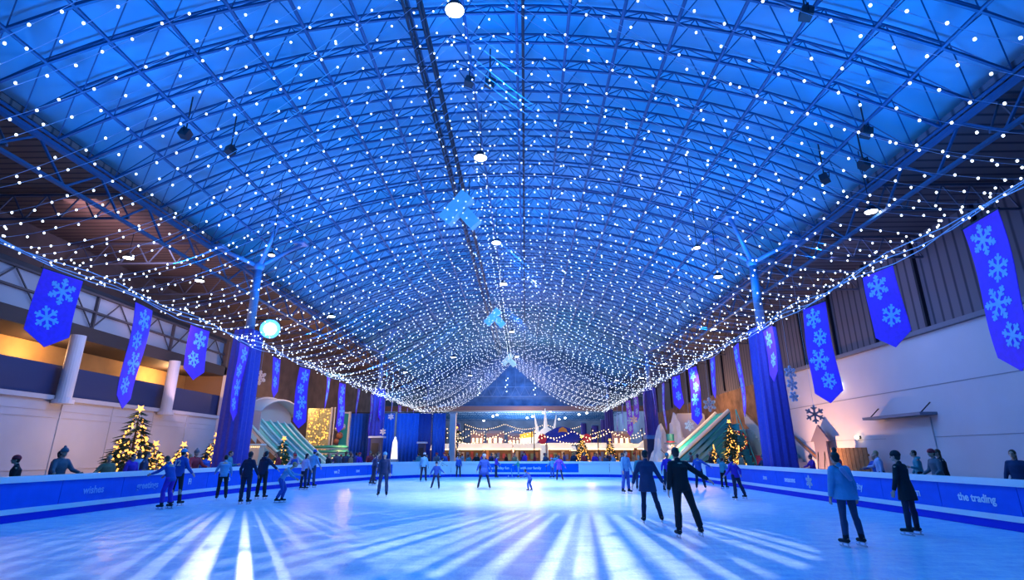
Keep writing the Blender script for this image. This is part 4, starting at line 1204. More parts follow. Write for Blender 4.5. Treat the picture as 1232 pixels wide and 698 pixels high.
# string of small lamps in the air over the banners (clip lights)
# ------------------------------------------------------------------ market
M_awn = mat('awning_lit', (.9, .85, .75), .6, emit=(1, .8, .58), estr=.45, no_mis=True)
M_wood = mat('stall_wood', (.3, .16, .09), .7, noise_scale=4, noise_amt=.2)
M_goods = [mat('goods_%d' % i, c, .5) for i, c in enumerate(((.7, .3, .15), (.8, .65, .5), (.15, .2, .5), (.6, .1, .1), (.3, .4, .25)))]
def stall(x, y, w, lab, style=0):
    t = thing('market_stall', lab, 'market stall', (x, y, 0), 0, 'market stalls')
    d = 2.0
    for sx in (-1, 1):
        for sy in (-1, 1): MB().bar((sx*(w/2-.1), sy*(d/2-.1), 0), (sx*(w/2-.1), sy*(d/2-.1), 2.35), .05, 6).build('post', M_wood, t)
    MB().box((0, -d/2 + .2, .5), (w - .2, .5, 1.0)).build('counter', M_wood, t)
    MB().box((0, d/2 - .1, 1.2), (w - .2, .05, 2.3)).build('back_wall', M_wood, t)
    mb = MB(); h = .55 if style == 0 else 1.0
    if style == 0: mb.prism([(-d/2 - .35, 2.2), (-d/2 - .35, 2.27), (0, 2.3 + h), (d/2 + .1, 2.27), (d/2 + .1, 2.2), (0, 2.22 + h)], lambda a, b, q: (q, a, b), -w/2, w/2)
    else: mb.lathe([(w*.72, 2.25), (.08, 2.3 + h), (.05, 2.5 + h)], (0, 0, 0), 4, True)
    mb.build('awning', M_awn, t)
    rr = random.Random(int(x*13 + y))
    for k in range(5):
        MB().box((-w/2 + .4 + k * (w - .8) / 4, d/2 - .22, 1.25 + .3 * rr.random()), (.32, .18, .5 + .5 * rr.random())).build('goods', M_goods[(k + int(y)) % 5], t)
    MB().box((0, 0, 2.12), (w - .5, .1, .06)).build('light_bar', G_WHITE, t)
    lights_mb([(-w/2 + k * w / 24, -d/2 - .35, 2.16) for k in range(25)], .06).build('fairy_lights', G_WARM, t, kind='stuff')
ST = [(-6.4, 66, 3.0, 0), (-3.2, 65, 3.4, 0), (.2, 66, 3.2, 0), (3.9, 63.6, 2.6, 0), (7.6, 63, 3.2, 0), (11.0, 64.4, 2.8, 0), (-4.0, 79.5, 3.2, 1), (-.6, 84.5, 3.6, 0), (9.6, 76, 3.4, 0), (-10, 68, 3, 0), (13.2, 60, 2.8, 1), (13.8, 68, 3, 0), (-13.0, 64, 3, 0), (2.2, 88, 3.2, 0), (-7, 90, 3.4, 1), (6.4, 90, 3.4, 0)]
SP = ['beside the bright round tree', 'below the pink facades', 'in line with the small child', 'right under the domed tent', 'beside the gold fir', 'below the hanging sleeves', 'deeper, behind the front awnings', 'deeper, behind the yellow slide', 'behind the domed tent', 'behind the white pillar', 'beside the snowman mountains', 'behind the mountains', 'behind the drapes', 'far down below the header', 'far down past the bright tree', 'far down past the dome']
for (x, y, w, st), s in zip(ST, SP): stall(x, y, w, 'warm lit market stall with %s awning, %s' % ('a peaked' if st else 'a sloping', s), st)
# pink facades
for k, (x, y, w, h, lab) in enumerate(((-3.9, 72, 2.3, 4.2, 'wide pinkish facade with lit windows above the awnings'), (-1.5, 73, 1.6, 3.9, 'narrow pinkish facade with lit windows above the awnings'), (-6.6, 76, 1.8, 4.3, 'pale facade near the bright tree'), (12.8, 74, 2.4, 4.2, 'pale facade behind the far column sleeves'))):
    t = thing('facade', lab, 'facade', (x, y, 0), 0, 'market facades')
    MB().box((0, 0, h/2), (w, .4, h)).build('wall', mat('facade_pink', (.7, .45, .42), .7), t)
    MB().prism([(-w/2 - .1, h), (w/2 + .1, h), (w/2 - .3, h + .35), (-w/2 + .3, h + .35)], lambda a, b, q: (a, q, b), -.25, .25).build('cornice', M_lw, t)
    for i in range(3):
        for j in range(2): MB().box((-w*.3 + i*w*.3, -.21, h*.55 + j*h*.24), (w*.16, .04, h*.15)).build('window', G_WARM, t)
# white spire castle
t = thing('spire_castle', 'white ship-like structure with three tall white spires above the market', 'castle', (2.7, 76, 0))
t.scale = (1.12, 1, 1.12)
M_cast = mat('castle_white_glow', (.85, .85, .82), .6, emit=(.85, .9, 1), estr=.45, no_mis=True)  # emission brightens the white hull and spires, which are no lamps
mb = MB(); mb.loft([((0, 0, 0), 1.7, 1.2), ((0, 0, 2.6), 1.5, 1.0), ((.1, 0, 3.6), 1.1, .8), ((.2, 0, 4.3), .7, .5), ((.2, 0, 4.6), .2, .2)], 20); mb.build('hull', M_cast, t, smooth=True)
for k, (x, r_, h, tilt) in enumerate(((-1.0, .17, 6.2, -.25), (.15, .24, 6.9, -.05), (1.25, .15, 6.1, .22))): MB().bar((x*.75, 0, 3.2), (x + tilt, 0, h), r_ * 1.7, 12, .04).build('spire', M_cast, t, smooth=True)
MB().prism([(-3.6, .3), (-3.6, .6), (-1.2, 3.8), (-.8, 3.4), (-2.6, .9), (-1.6, .3)], lambda a, b, q: (a, q, b), -.5, .5).build('ramp', G_WHITE, t)
# yellow inflatable
t = thing('yellow_slide', 'yellow and white slide beside the white spires', 'slide', (-.6, 80, 0))
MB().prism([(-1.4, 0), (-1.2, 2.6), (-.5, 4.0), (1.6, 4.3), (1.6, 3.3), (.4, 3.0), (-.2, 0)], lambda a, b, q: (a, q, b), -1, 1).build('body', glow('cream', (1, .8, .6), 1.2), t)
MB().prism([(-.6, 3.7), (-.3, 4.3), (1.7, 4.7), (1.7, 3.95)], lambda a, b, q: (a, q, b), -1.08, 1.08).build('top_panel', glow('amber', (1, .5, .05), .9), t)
# domed tent
t = thing('domed_tent', 'low blue domed tent with an orange arch panel and red discs', 'tent', (4.7, 70, 0))
mb = MB(); mb.loft([((0, 0, 2.3), 3.1, 2.4), ((0, 0, 2.75), 2.75, 2.1), ((0, 0, 3.4), 1.9, 1.5), ((0, 0, 3.85), .9, .7), ((0, 0, 4.0), .2, .2)], 28); mb.build('canopy', mat('tent_blue', (.015, .04, .5), .5), t, smooth=True)
mb = MB(); mb.prism([(-.62, 2.25), (.62, 2.25), (.62, 3.2), (.42, 3.75), (0, 3.95), (-.42, 3.75), (-.62, 3.2)], lambda a, b, q: (a, q - 2.15 + (b - 2.25) * .7, b), -.1, .1); mb.build('arch_panel', mat('arch_orange', (.75, .34, .06), .5), t)
for x in (-2.45, 2.75): MB().prism([(.5*math.cos(k*PI/8), .5*math.sin(k*PI/8)) for k in range(16)], lambda a, b, q: (a + x, q - 1.75, b + 2.75), -.08, .08).build('red_disc', mat('disc_red', (.55, .01, .06), .5), t)
for k in range(8): a = k * PI/4; MB().bar((2.7*math.cos(a), 2.0*math.sin(a), 0), (2.7*math.cos(a), 2.0*math.sin(a), 2.4), .07, 6).build('pole', M_lw, t)
t.scale = (1.06, 1, 1.24)
lights_mb([(3.1*math.cos(a), 2.4*math.sin(a), 2.28) for a in [k*2*PI/60 for k in range(60)]], .06).build('rim_light', G_WARM, t, kind='stuff')
# garlands of warm bulbs strung over the market
GL = [(-9, 60, 8, 61, 3.6, 'lowest, nearest the far boards'), (-10, 69.5, .8, 69, 4.4, 'over the bright round tree'), (1, 61.5, 14, 62.5, 4.2, 'over the domed tent front'), (-8, 83, 12, 83, 5.2, 'behind the white spires'), (8.6, 71.5, 15, 71, 4.8, 'by the far sleeves'), (-13, 70, -5, 74, 5.0, 'behind the white pillar'), (-10, 90, 10, 91, 6.4, 'right under the header beam')]
for (x0, y0, x1, y1, z, lab) in GL:
    t = thing('bulb_garland', 'garland of warm bulbs strung across the market, ' + lab, 'garland', (0, 0, 0), 0, 'market garlands')
    P_ = lambda f: V((x0 + (x1 - x0) * f, y0 + (y1 - y0) * f, z - .8 * math.sin(PI * ((f * 3) % 1))))
    MB().path([P_(k / 48) for k in range(49)], .015, 3).build('wire', M_steel_dark, t)
    nb_ = int(abs(x1 - x0) * 3)
    lights_mb([P_((k + .5) / nb_) - V((0, 0, .08)) for k in range(nb_)], .06).build('bulbs', G_BULB, t, kind='stuff')
    MB().bar((x0, y0, 0), (x0, y0, z + .05), .06, 6).build('mast', M_steel_dark, t); MB().bar((x1, y1, 0), (x1, y1, z + .05), .06, 6).build('mast', M_steel_dark, t)
# column sleeves hanging deeper in the hall
for k, (x, y, w, h, lab) in enumerate(((10.9, 86, .95, 5.8, 'first and shortest'), (12.1, 84, 1.0, 6.6, 'second'), (9.4, 88.5, .8, 6.3, 'slimmest'), (-10.5, 84, .9, 6.0, 'lone one beyond the drapes'))):
    t = thing('banner_tower', 'upright dark blue fabric tower among the far market, ' + lab, 'fabric tower', (x, y, 0), 0, 'fabric towers')
    mb = MB(); mb.lathe([(w*.62, 0), (w*.6, h), (w*.1, h + .02)], (0, 0, 0), 8, True); mb.build('sleeve', M_sleeve, t); MB().box((0, 0, h + .1), (w, w, .12)).build('cap', M_band, t)
# lamps of the lower far hall
for k in range(14):
    x = -11 + (k * 7.3) % 25; y = 95 + (k * 5.1) % 40
    t = thing('far_hall_lamp', 'small white lamp under the ceiling beyond the header beam', 'lamp', (x, y, 9.1), 0, 'far hall lamps')
    MB().lathe([(.2, 0), (.28, .12), (.1, .3)], (0, 0, 0), 12).build('lens', M_lampw, t); MB().bar((0, 0, .25), (0, 0, 1.3), .02, 4).build('stem', M_steel_dark, t)
# ------------------------------------------------------------------ skaters (world positions in metres)
A_OUT = ((38, -8, 44, 0), (38, -8, 44, 0))
person('person', 'person in a dark suit skating away with one arm held out sideways', 3.30, 12.1, 1.82, face=-3,
       legs=((3, -2, 2, -3), (17, -1, 15, -4)), arms=((10, -10, 6, 5), (50, -14, 58, -6)), top='black', bottom='black', hairc='hair', coat=.0, lean=5, voxel=.0075, build=1.02, side_lean=-2)
person('person', 'person in a short navy coat and leggings skating beside the dark-suited skater', 3.08, 14.4, 1.78, face=4,
       legs=((2, 4, 4, -2), (12, -4, 15, -8)), arms=((24, 4, 14, 10), (26, 5, 30, 12)), top='coat', bottom='navy', hairc='hair', coat=.14, lean=4, voxel=.0085, wide=1.02)
person('person', 'person with hair in a bun, teal-blue jacket and pale sling bag, standing alone', 6.12, 11.05, 1.72, face=-8,
       legs=((4, 0, 2, 0), (7, 2, 9, -2)), arms=((10, 2, 5, 10), (16, 0, 10, 8)), top='sky', bottom='jeans', hairc='hair', coat=.03, bun=True, bag='sling', lean=2, side_lean=-3, voxel=.0075, wide=1.12)
person('person', 'person in black coat standing nearest the boards of the white wall side', 8.3, 12.6, 1.74, face=-30, top='black', bottom='navy', coat=.18, hat='black', voxel=.0085)
MID = [
 ('person in a violet-blue jacket with bent arms by the white wall side boards', 7.97, 21.6, 1.58, -25, ((2,-2,3,-2),(16,-4,20,-10)), ((26,-6,20,40),(40,-10,30,30)), 'purple', 'navy', dict(lean=10)),
 ('person in a teal sweater next to the white wall side boards', 9.96, 28.6, 1.5, 60, None, ((20,20,10,70),(20,10,10,40)), 'teal', 'black', {}),
 ('person in a blue jacket reaching sideways past the dark-suited skater', 8.56, 28.0, 1.68, 20, ((4,4,6,-8),(12,0,12,-6)), ((20,10,10,30),(52,0,60,10)), 'blue', 'navy', dict(lean=8)),
 ('person in a purple jacket half hidden between the two leading skaters', 6.56, 26.1, 1.72, 170, ((8,0,8,-2),(8,0,10,-4)), ((24,5,16,20),(24,5,16,20)), 'purple', 'navy', dict(hat='teal')),
 ('person in a bright blue jacket and jeans left of the navy-coated skater', 4.43, 25.0, 1.82, 150, ((4,0,3,0),(8,4,8,-3)), ((10,5,6,20),(12,5,8,20)), 'sky', 'blue', dict(hairc='brown', long_hair=True)),
 ('person in a pale teal coat behind the navy-coated skater', 5.5, 27.3, 1.62, 185, None, None, 'teal', 'jeans', dict(hairc='blond', coat=.1)),
 ('person in a purple coat gliding near the far boards below the domed tent', 2.16, 36.0, 1.56, 10, ((8,0,4,-2),(10,0,12,-4)), ((30,0,22,10),(34,0,30,10)), 'purple', 'navy', dict(hat='navy', coat=.1)),
 ('person in a light blue jacket beside the purple-coated far skater', 1.92, 40.3, 1.4, -40, None, ((30,20,16,60),(30,10,20,40)), 'sky', 'blue', dict(hat='sky')),
 ('small child in blue pushing along on bent knees alone at the rink centre', .22, 26.5, 1.03, -60, ((4,24,4,-12),(4,14,4,-24)), ((10,50,10,70),(10,45,10,75)), 'blue', 'blue', dict(lean=28, hat='navy', build=1.12)),
 ('child in a green top holding a skating aid at the far boards', -.51, 41.2, 1.32, -90, None, ((10,50,10,70),(10,50,10,70)), 'green', 'sky', dict(hairc='blond')),
 ('person in violet-blue hoodie beside the far boards near the green-topped child', -2.12, 40.6, 1.55, 100, None, ((40,10,50,40),(20,10,10,30)), 'purple', 'navy', dict(hood=True)),
 ('person in a blue flared dress skating with feet apart at the rink centre', -2.04, 27.7, 1.69, 175, ((15,4,14,-4),(15,-4,14,-10)), ((26,0,18,0),(26,0,18,0)), 'blue', 'navy', dict(skirt='blue', long_hair=True, hairc='brown', hat='lilac')),
 ('child in a blue jacket with arms spread near the drapes end', -4.4, 27.7, 1.3, 185, ((10,2,6,-2),(14,2,16,-4)), ((42,0,50,10),(30,0,20,20)), 'blue', 'navy', dict(hat='navy')),
 ('person in a sky-blue jacket standing upright behind the arm-spreading child', -6.33, 34.8, 1.74, 0, None, None, 'sky', 'navy', dict(hat='lilac')),
 ('person in a white jacket bending at the far boards', -6.2, 40.0, 1.45, 45, ((6,20,6,-10),(6,14,6,-16)), ((20,50,10,60),(20,50,10,60)), 'white', 'sky', dict(lean=22)),
 ('person in deep blue standing at the far boards before the white pillar', -4.9, 41.0, 1.5, 160, None, None, 'blue', 'navy', dict(hairc='brown')),
 ('person in navy gliding alone with feet together on the slide side ice', -5.79, 22.9, 1.74, 172, ((5,0,3,-2),(7,0,5,-3)), ((12,0,8,15),(10,0,8,15)), 'coat', 'jeans', dict(hat='sky')),
 ('person in dark blue behind the lone navy skater', -8.38, 30.9, 1.8, 60, ((3,10,3,-6),(5,-6,5,-24)), ((16,20,10,50),(14,-10,10,10)), 'coat', 'navy', dict(lean=10)),
 ('person in blue by the boards near the far slide side corner', -9.3, 34.3, 1.68, 100, None, None, 'blue', 'navy', dict(hairc='brown')),
 ('person in a pale lilac sweater and dark trousers by the slide side boards', -10.75, 27.1, 1.7, 30, None, ((34,10,30,50),(14,10,8,30)), 'lilac', 'navy', dict(long_hair=True, hairc='hair')),
 ('tall person in a light shirt behind the lilac sweater', -11.1, 29.0, 1.88, 20, None, ((24,0,16,20),(28,0,20,20)), 'sky', 'jeans', dict(hat='blue')),
 ('child in bright blue crouching forward on skates near the slide side boards', -8.78, 20.1, 1.5, 75, ((6,26,5,-16),(5,16,5,-30)), ((24,50,14,80),(20,40,14,60)), 'sky', 'blue', dict(lean=30, hairc='blond')),
 ('person in a navy hoodie with one arm reaching out by the slide side boards', -10.18, 21.6, 1.78, 10, None, ((12,0,8,10),(48,0,55,0)), 'navy', 'black', dict(hood=True)),
 ('person in a dark printed jersey and black trousers next to the hooded skater', -9.75, 19.5, 1.76, 5, ((3,0,2,0),(5,2,5,-4)), ((24,0,10,30),(24,0,10,30)), 'navy', 'navy', {}),
 ('person in a blue jersey numbered 12 and dark shorts by the slide side boards', -11.75, 18.8, 1.84, 8, ((4,0,3,-2),(8,0,8,-3)), ((22,0,12,40),(26,0,16,40)), 'blue', 'black', dict(number='12', bare_legs=True, hat='sky')),
 ('person in bright blue bent towards the boards beside the numbered jersey', -11.35, 17.8, 1.66, -80, ((4,16,4,-8),(4,10,4,-14)), ((10,50,10,70),(14,40,10,60)), 'blue', 'purple', dict(lean=18, hairc='brown')),
 ('person in a sky jacket and black trousers leaning at boards by the tree column', -11.5, 21.2, 1.66, -30, ((3,10,3,-10),(6,0,6,-12)), ((20,30,10,60),(16,20,10,50)), 'sky', 'black', dict(lean=14)),
 ('small child near the far corner of the white wall side', 6.9, 38.6, 1.2, 140, None, None, 'sky', 'navy', {}),
 ('person in navy at the far boards left of the green-topped child', -3.3, 41.2, 1.4, 60, None, None, 'navy', 'navy', dict(hat='purple')),
]
for k, (lab, x, y, h, fc, lg, ar, tp, bt, kw) in enumerate(MID):
    person('person', lab, x, y, h, fc, lg, ar, top=tp, bottom=bt, voxel=.012, skin=SKIN2 if k % 5 == 3 else SKIN, **kw)
# green skating aid of the child at the far boards
t = thing('skating_aid', 'pale blue skating aid held by the green-topped child', 'skating aid', (-.95, 41.2, 0), R(90))
MB().bar((-.2, 0, .03), (-.2, .1, .62), .025, 8).bar((.2, 0, .03), (.2, .1, .62), .025, 8).bar((-.2, .1, .62), (.2, .1, .62), .025, 8).build('handle', C['sky'], t)
MB().box((-.22, .1, .02), (.06, .6, .04)).box((.22, .1, .02), (.06, .6, .04)).box((0, .3, .1), (.44, .06, .12)).build('runner', C['lilac'], t)

# ------------------------------------------------------------------ spectators: six kinds, copied with their own colours
protos = []
PV = [dict(hat='red', coat=.1), dict(hairc='brown', long_hair=True), dict(hood=True), dict(hairc='blond'), dict(coat=.25, hairc='hair'), dict(hat='grey', cap_pom=True)]
for k, kw in enumerate(PV):
    kk = dict(hairc='hair'); kk.update(kw)
    protos.append(person('person', 'proto', 0, 0, 1.72, 0, None, [((10,10,6,60),(10,10,6,60)), ((14,5,8,20),(14,5,8,20)), ((10,5,10,100),(12,5,10,30)), ((12,0,6,10),(30,20,20,80)), ((10,5,6,15),(10,5,6,15)), ((16,30,20,70),(16,30,20,70))][k],
                  top=('coat', 'blue', 'black', 'teal', 'navy', 'sky')[k], bottom='black', skates=False, voxel=.014, skin=SKIN2 if k == 4 else SKIN, **kk))
rs = random.Random(21)
used = [False] * 6
CN = ['black', 'navy', 'coat', 'blue', 'purple', 'teal', 'sky', 'grey', 'red', 'tan', 'lilac', 'jeans']
CW = {'black': 'black', 'navy': 'navy', 'coat': 'dark blue', 'blue': 'bright blue', 'purple': 'violet', 'teal': 'teal', 'sky': 'sky-blue', 'grey': 'grey', 'red': 'dark red', 'tan': 'tan', 'lilac': 'lilac', 'jeans': 'denim-blue'}
KW = ['a red knit hat', 'long brown hair', 'a hood', 'short fair hair', 'short dark hair', 'a grey bobble hat']
SPEC = []
# slide side, along the boards
for k in range(25):
    y = 15.4 + k * .95 + rs.uniform(-.25, .25)
    xb = -13.75 if y < 26 else -13.75 + (y - 26) * .2
    SPEC.append((xb - rs.uniform(0, .5) - (0.9 if k % 4 == 2 else 0), y, rs.uniform(-30, 30) + 90 if k % 3 else rs.uniform(0, 360), 'behind the slide side boards', k))
for k in range(24):
    y = 27 + k * .62 + rs.uniform(-.2, .2)
    SPEC.append((-13.5 + max(0, (y - 27)) * .2 - rs.uniform(0, 1.4) - (.5 if k % 3 else 0), y, rs.uniform(0, 360), 'behind the curving slide side boards', k))
# far end
for k in range(22):
    SPEC.append((-8.6 + k * .78 + rs.uniform(-.2, .2), 43.6 + rs.uniform(0, 1.6) + (1.2 if k in (0, 21) else 0), 180 + rs.uniform(-50, 50) if k % 4 else rs.uniform(0, 360), 'behind the far end boards', k))
# white wall side
for k, (x, y) in enumerate(((13.8, 25.0), (14.8, 24.0), (14.2, 22.8), (15.1, 21.9), (14.4, 19.7), (13.4, 18.6), (13.3, 31.5), (12.9, 33.6), (12.3, 35.8), (12.6, 38.2), (11.8, 39.9), (13.9, 16.2), (14.6, 34.4), (14.9, 29.4), (14.1, 14.8))):
    SPEC.append((x, y, rs.uniform(230, 310), 'behind the white wall side boards', k))
# strolling in the market
for k in range(26):
    x = -7.5 + (k * 3.77) % 18; y = 47.5 + (k * 2.31) % 13
    SPEC.append((x, y, rs.uniform(0, 360), 'strolling in the market past the far boards', k))
kept = []
for sp_ in SPEC:
    x, y = sp_[0], sp_[1]
    if any(abs(x - cx) < 1.25 and abs(y - cy) < 1.25 for cx in (-14.7, 12.4) for cy in (27.5, 54)): continue
    if any((x - q[0]) ** 2 + (y - q[1]) ** 2 < .72 ** 2 for q in kept): continue
    kept.append(sp_)
SPEC = kept
ONES = 'first second third fourth fifth sixth seventh eighth ninth tenth eleventh twelfth thirteenth fourteenth fifteenth sixteenth seventeenth eighteenth nineteenth twentieth'.split()
def ordw(n): return ONES[n] if n < 20 else 'twenty-' + ONES[n - 20]
RANK = {}
for wh in set(s_[3] for s_ in SPEC):
    ax = 1 if ('side' in wh) else 0
    for n_, s_ in enumerate(sorted([q for q in SPEC if q[3] == wh], key=lambda q: q[ax])): RANK[id(s_)] = n_
for i, (x, y, fc, where, k) in enumerate(SPEC):
    v = (i * 5 + i // 6) % 6
    cn = CN[(i * 7 + i // 12) % 12]
    if not used[v]:
        o = protos[v]; used[v] = True
        tn = o.children[[c.name.split('.')[0] for c in o.children].index('coat' if any(c.name.startswith('coat') for c in o.children) else 'jacket')].data.materials[0]
        remap = {tn.name: C[cn]}
        for c in o.children:
            for sl in c.material_slots:
                if c.name.split('.')[0] in ('coat', 'jacket'): sl.link = 'OBJECT'; sl.material = C[cn]
        o['proto_top'] = 1; del o['proto_top']
    else:
        o = copy_tree(protos[v])
        for c in o.children:
            if c.name.split('.')[0] in ('coat', 'jacket'):
                for sl in c.material_slots: sl.link = 'OBJECT'; sl.material = C[cn]
    o.location = (x, y, -.03); o.rotation_euler = (0, 0, -R(fc))
    s = rs.uniform(.92, 1.06); o.scale = (s, s, s)
    o['label'] = '%s-topped person with %s %s, %s from the %s' % (CW[cn].replace(' ', '-'), KW[v], {'strolling in the market past the far boards': 'in the market', 'behind the curving slide side boards': 'behind the curving boards', 'behind the white wall side boards': 'behind the white wall boards', 'behind the slide side boards': 'behind the slide boards'}.get(where, where),
        ordw(RANK[id(SPEC[i])]), 'camera' if 'side' in where else 'drapes')
    o['category'] = 'person'; o['group'] = 'people ' + where
# ------------------------------------------------------------------ light
BLUE = (.0, .24, 1.0)
y = 4
while y < 92:
    for sx in (-1, 1):
        x = -12.6 if sx < 0 else 10.6
        light('blue_uplight', 'AREA', (x, y, 8.6), BLUE, LP['up'] * (1 if y < 40 else .6 if y < 55 else .3), (x * .35, y + 2, 20), 1.0, size_y=4)
    y += 11
for y in (14, 30, 46, 66, 84):
    light('blue_uplight', 'AREA', (-1.1, y, 12.2), BLUE, LP['up'] * (.55 if y < 50 else .2), (-1.1, y + 6, 20), 1.2, size_y=1.2)
# cool overhead wash of the ice
for y, e in ((10, .55), (24, 1), (38, 1)):
    for x in (-7, 5): light('blue_wash', 'AREA', (x, y, 13), (0, .34, 1), LP['wash'] * e, (x, y, 0), 3, size_y=3)
light('cyan_wash', 'SPOT', (-1, 26, 13.5), (.35, .85, 1), LP['cyan'], (0, 36, 0), .4, spot_size=R(55), spot_blend=.8)
light('front_fill', 'AREA', (0, -6, 12), (0, .3, 1), LP['front'], (0, 20, 2), 8, size_y=4)

def gobo(name, loc, color, energy, freq, seed, pool, rad, lo=.5, hi=.56, floor_=0.0, soft=.06):
    """projector pointing straight down from loc; its gobo is a ring of thin slots, shuttered to a round pool on the ice"""
    o = light(name, 'SPOT', loc, color, energy, None, .015, spot_size=R(176), spot_blend=.05)
    l = o.data; l.use_nodes = True; nt = l.node_tree; nd = nt.nodes; lk = nt.links
    em = [n for n in nd if n.type == 'EMISSION'][0]
    def M(op, a, b=None, c=None):
        n = nd.new('ShaderNodeMath'); n.operation = op
        for i, v in enumerate((a, b, c)):
            if v is None: continue
            if isinstance(v, (int, float)): n.inputs[i].default_value = v
            else: lk.new(v, n.inputs[i])
        return n.outputs[0]
    tc = nd.new('ShaderNodeTexCoord'); sx = nd.new('ShaderNodeSeparateXYZ'); lk.new(tc.outputs['Normal'], sx.inputs[0])
    z = M('MAXIMUM', M('ABSOLUTE', sx.outputs['Z']), .05)
    sg = GSIGN
    u = M('MULTIPLY', M('DIVIDE', sx.outputs['X'], z), sg * loc[2]); v = M('MULTIPLY', M('DIVIDE', sx.outputs['Y'], z), sg * loc[2])
    ang = M('ARCTAN2', v, u)
    w1 = M('MULTIPLY', M('SINE', M('MULTIPLY_ADD', ang, freq * .31, seed)), .9)
    w2 = M('SINE', M('MULTIPLY_ADD', ang, freq * .171, seed * 2))
    val = M('ADD', M('SINE', M('ADD', M('MULTIPLY', ang, freq), w1)), M('MULTIPLY', w2, .5))
    mr = nd.new('ShaderNodeMapRange'); mr.inputs['From Min'].default_value = lo; mr.inputs['From Max'].default_value = hi; mr.inputs['To Min'].default_value = floor_
    lk.new(val, mr.inputs['Value'])
    du = M('SUBTRACT', u, pool[0] - loc[0]); dv = M('SUBTRACT', v, pool[1] - loc[1])
    dist = M('DIVIDE', M('SQRT', M('ADD', M('MULTIPLY', du, du), M('MULTIPLY', dv, dv))), rad)
    mk = nd.new('ShaderNodeMapRange'); mk.inputs['From Min'].default_value = 1.0; mk.inputs['From Max'].default_value = 1.0 - soft
    lk.new(dist, mk.inputs['Value'])
    pw = M('POWER', z, -3.0)
    lk.new(M('MULTIPLY', M('MULTIPLY', pw, mr.outputs[0]), mk.outputs[0]), em.inputs['Strength'])
    return o
GSIGN = 1
gobo('streak_spot', (-13.5, 27.0, 7.9), (.78, .84, 1), LP['gobo1'], 215, 3.1, (-4.5, 10.5), 9.5, lo=-.1, hi=.9, soft=.45)
gobo('streak_spot', (2.9, 27.4, 12.5), (.85, .9, 1), LP['gobo2'], 175, 9.7, (1.0, 12.2), 4.6, lo=-.5, hi=.6, soft=.05)
gobo('streak_spot', (2.9, 28.4, 12.5), (.8, .86, 1), LP['gobo3'], 140, 1.7, (-3.0, 13.0), 7.5, lo=-.2, hi=.8, soft=.5)
for x, y, e, sz in ((-1, 24, 1.0, 62), (1, 34, .9, 55), (-6, 32, .5, 50), (3, 20, .35, 50)): light('ice_wash', 'SPOT', (x * .5, y - 2, 12.5), (.74, .82, 1), LP['farw'] * e, (x, y, 0), .4, spot_size=R(sz), spot_blend=1)
# warm lights
W = (1, .55, .24)
for x, y, z, e in ((-22.4, 24, 6.2, 260), (-22.4, 33, 6.2, 330), (-22.4, 14, 6.2, 260), (-18.2, 24.8, 2.6, 160), (-17.6, 30.6, 2.4, 130), (-17.5, 43, 7.5, 500), (-15.2, 47.5, 3.2, 320), (-21, 50, 6, 300), (-18, 64, 7.5, 400),
                   (14, 45.5, 6.5, 450), (12.6, 47, 3.0, 260), (17, 54, 7, 500), (14.6, 41.5, 1.8, 110), (-6, 62, 3.6, 420), (1, 61, 4.0, 420), (7, 60, 3.6, 380), (12, 66, 5, 420), (-2, 74, 6.0, 500), (6, 78, 6.0, 420), (-12, 72, 5, 400), (0, 88, 6.5, 500)):
    light('warm_market_light', 'POINT', (x, y, z), W, e * LP['warm'], None, .25)
light('slide_fill_light', 'SPOT', (-12.5, 37, 8.5), (.6, 1, .95), 900 * LP['warm'], (-17.5, 42, 2), .3, spot_size=R(70), spot_blend=.6)
light('slide_fill_light', 'SPOT', (11, 35.5, 7), (.6, 1, .95), 1500 * LP['warm'], (14.5, 44, 2), .3, spot_size=R(50), spot_blend=.6)  # added lamp without a fixture, brightens the slide's dark side panel
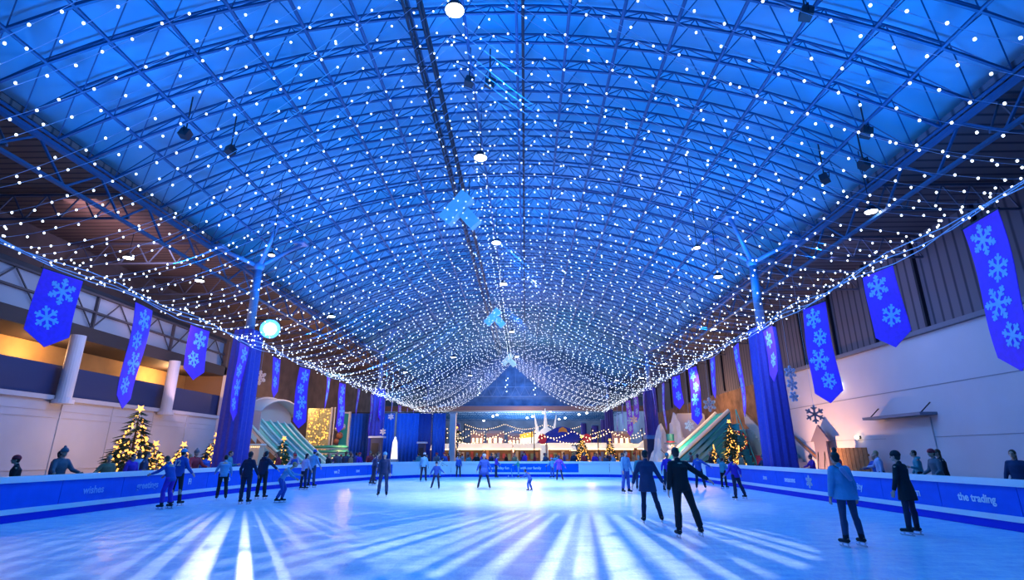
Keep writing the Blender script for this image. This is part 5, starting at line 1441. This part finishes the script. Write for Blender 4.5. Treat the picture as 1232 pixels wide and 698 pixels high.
light('wall_uplight', 'SPOT', (16.3, 36.6, .4), (1, .47, .22), LP['wallup'], (20.0, 36.2, 2.4), .06, spot_size=R(115), spot_blend=.8)
light('wall_wash', 'AREA', (14.5, 26, 10.5), (.36, .42, 1), 420, (20, 28, 4), 2, size_y=14)
light('wall_wash', 'AREA', (-17.5, 24, 10.5), (.58, .54, .82), 400, (-21, 27, 5), 1.5, size_y=16)
light('aisle_wash', 'AREA', (-19.5, 24, 9.8), (.75, .45, .55), 330, (-19.5, 26, 12.4), 1.5, size_y=22)
light('curtain_wash', 'SPOT', (-13, 50, 9), (.05, .35, 1), 1400, (-13.5, 56, 2.5), .3, spot_size=R(85), spot_blend=.7)
for y in (100, 120): light('far_blue', 'AREA', (0, y, 3), (.35, .6, 1), 9000, (0, y, 10), 8, size_y=8)
light('market_bounce', 'AREA', (-1, 70, 8), (1, .6, .4), 700, (-1, 66, 14), 6, size_y=10)
light('end_wall_blue', 'AREA', (-1, 84, 11.5), (.0, .25, 1), 500, (-1, 92, 13.5), 6, size_y=1)
w = bpy.data.worlds.new('World'); SC.world = w; w.use_nodes = True
w.node_tree.nodes['Background'].inputs[0].default_value = (.01, .03, .12, 1); w.node_tree.nodes['Background'].inputs[1].default_value = .5
# ------------------------------------------------------------------ camera
cd = bpy.data.cameras.new('camera'); cam = bpy.data.objects.new('camera', cd); COL.objects.link(cam)
f = 640.0; th = math.atan(197 / f); ps = math.atan(16 * math.cos(th) / f)
cd.sensor_width = 36; cd.sensor_fit = 'HORIZONTAL'; cd.lens = 36 * f / 1232; cd.clip_end = 400; cd.clip_start = .05
cam.location = (0, 0, 1.67); cam.rotation_euler = (PI/2 + th, 0, ps)
SC.camera = cam
vs_ = SC.view_settings; vs_.view_transform = 'Standard'; vs_.look = 'None'; vs_.exposure = LP['exp']; vs_.gamma = 1; vs_.use_curve_mapping = False
SC.cycles.max_bounces = 5; SC.cycles.diffuse_bounces = 2; SC.cycles.glossy_bounces = 2; SC.cycles.transmission_bounces = 2
SC.cycles.sample_clamp_indirect = 4; SC.cycles.sample_clamp_direct = 0
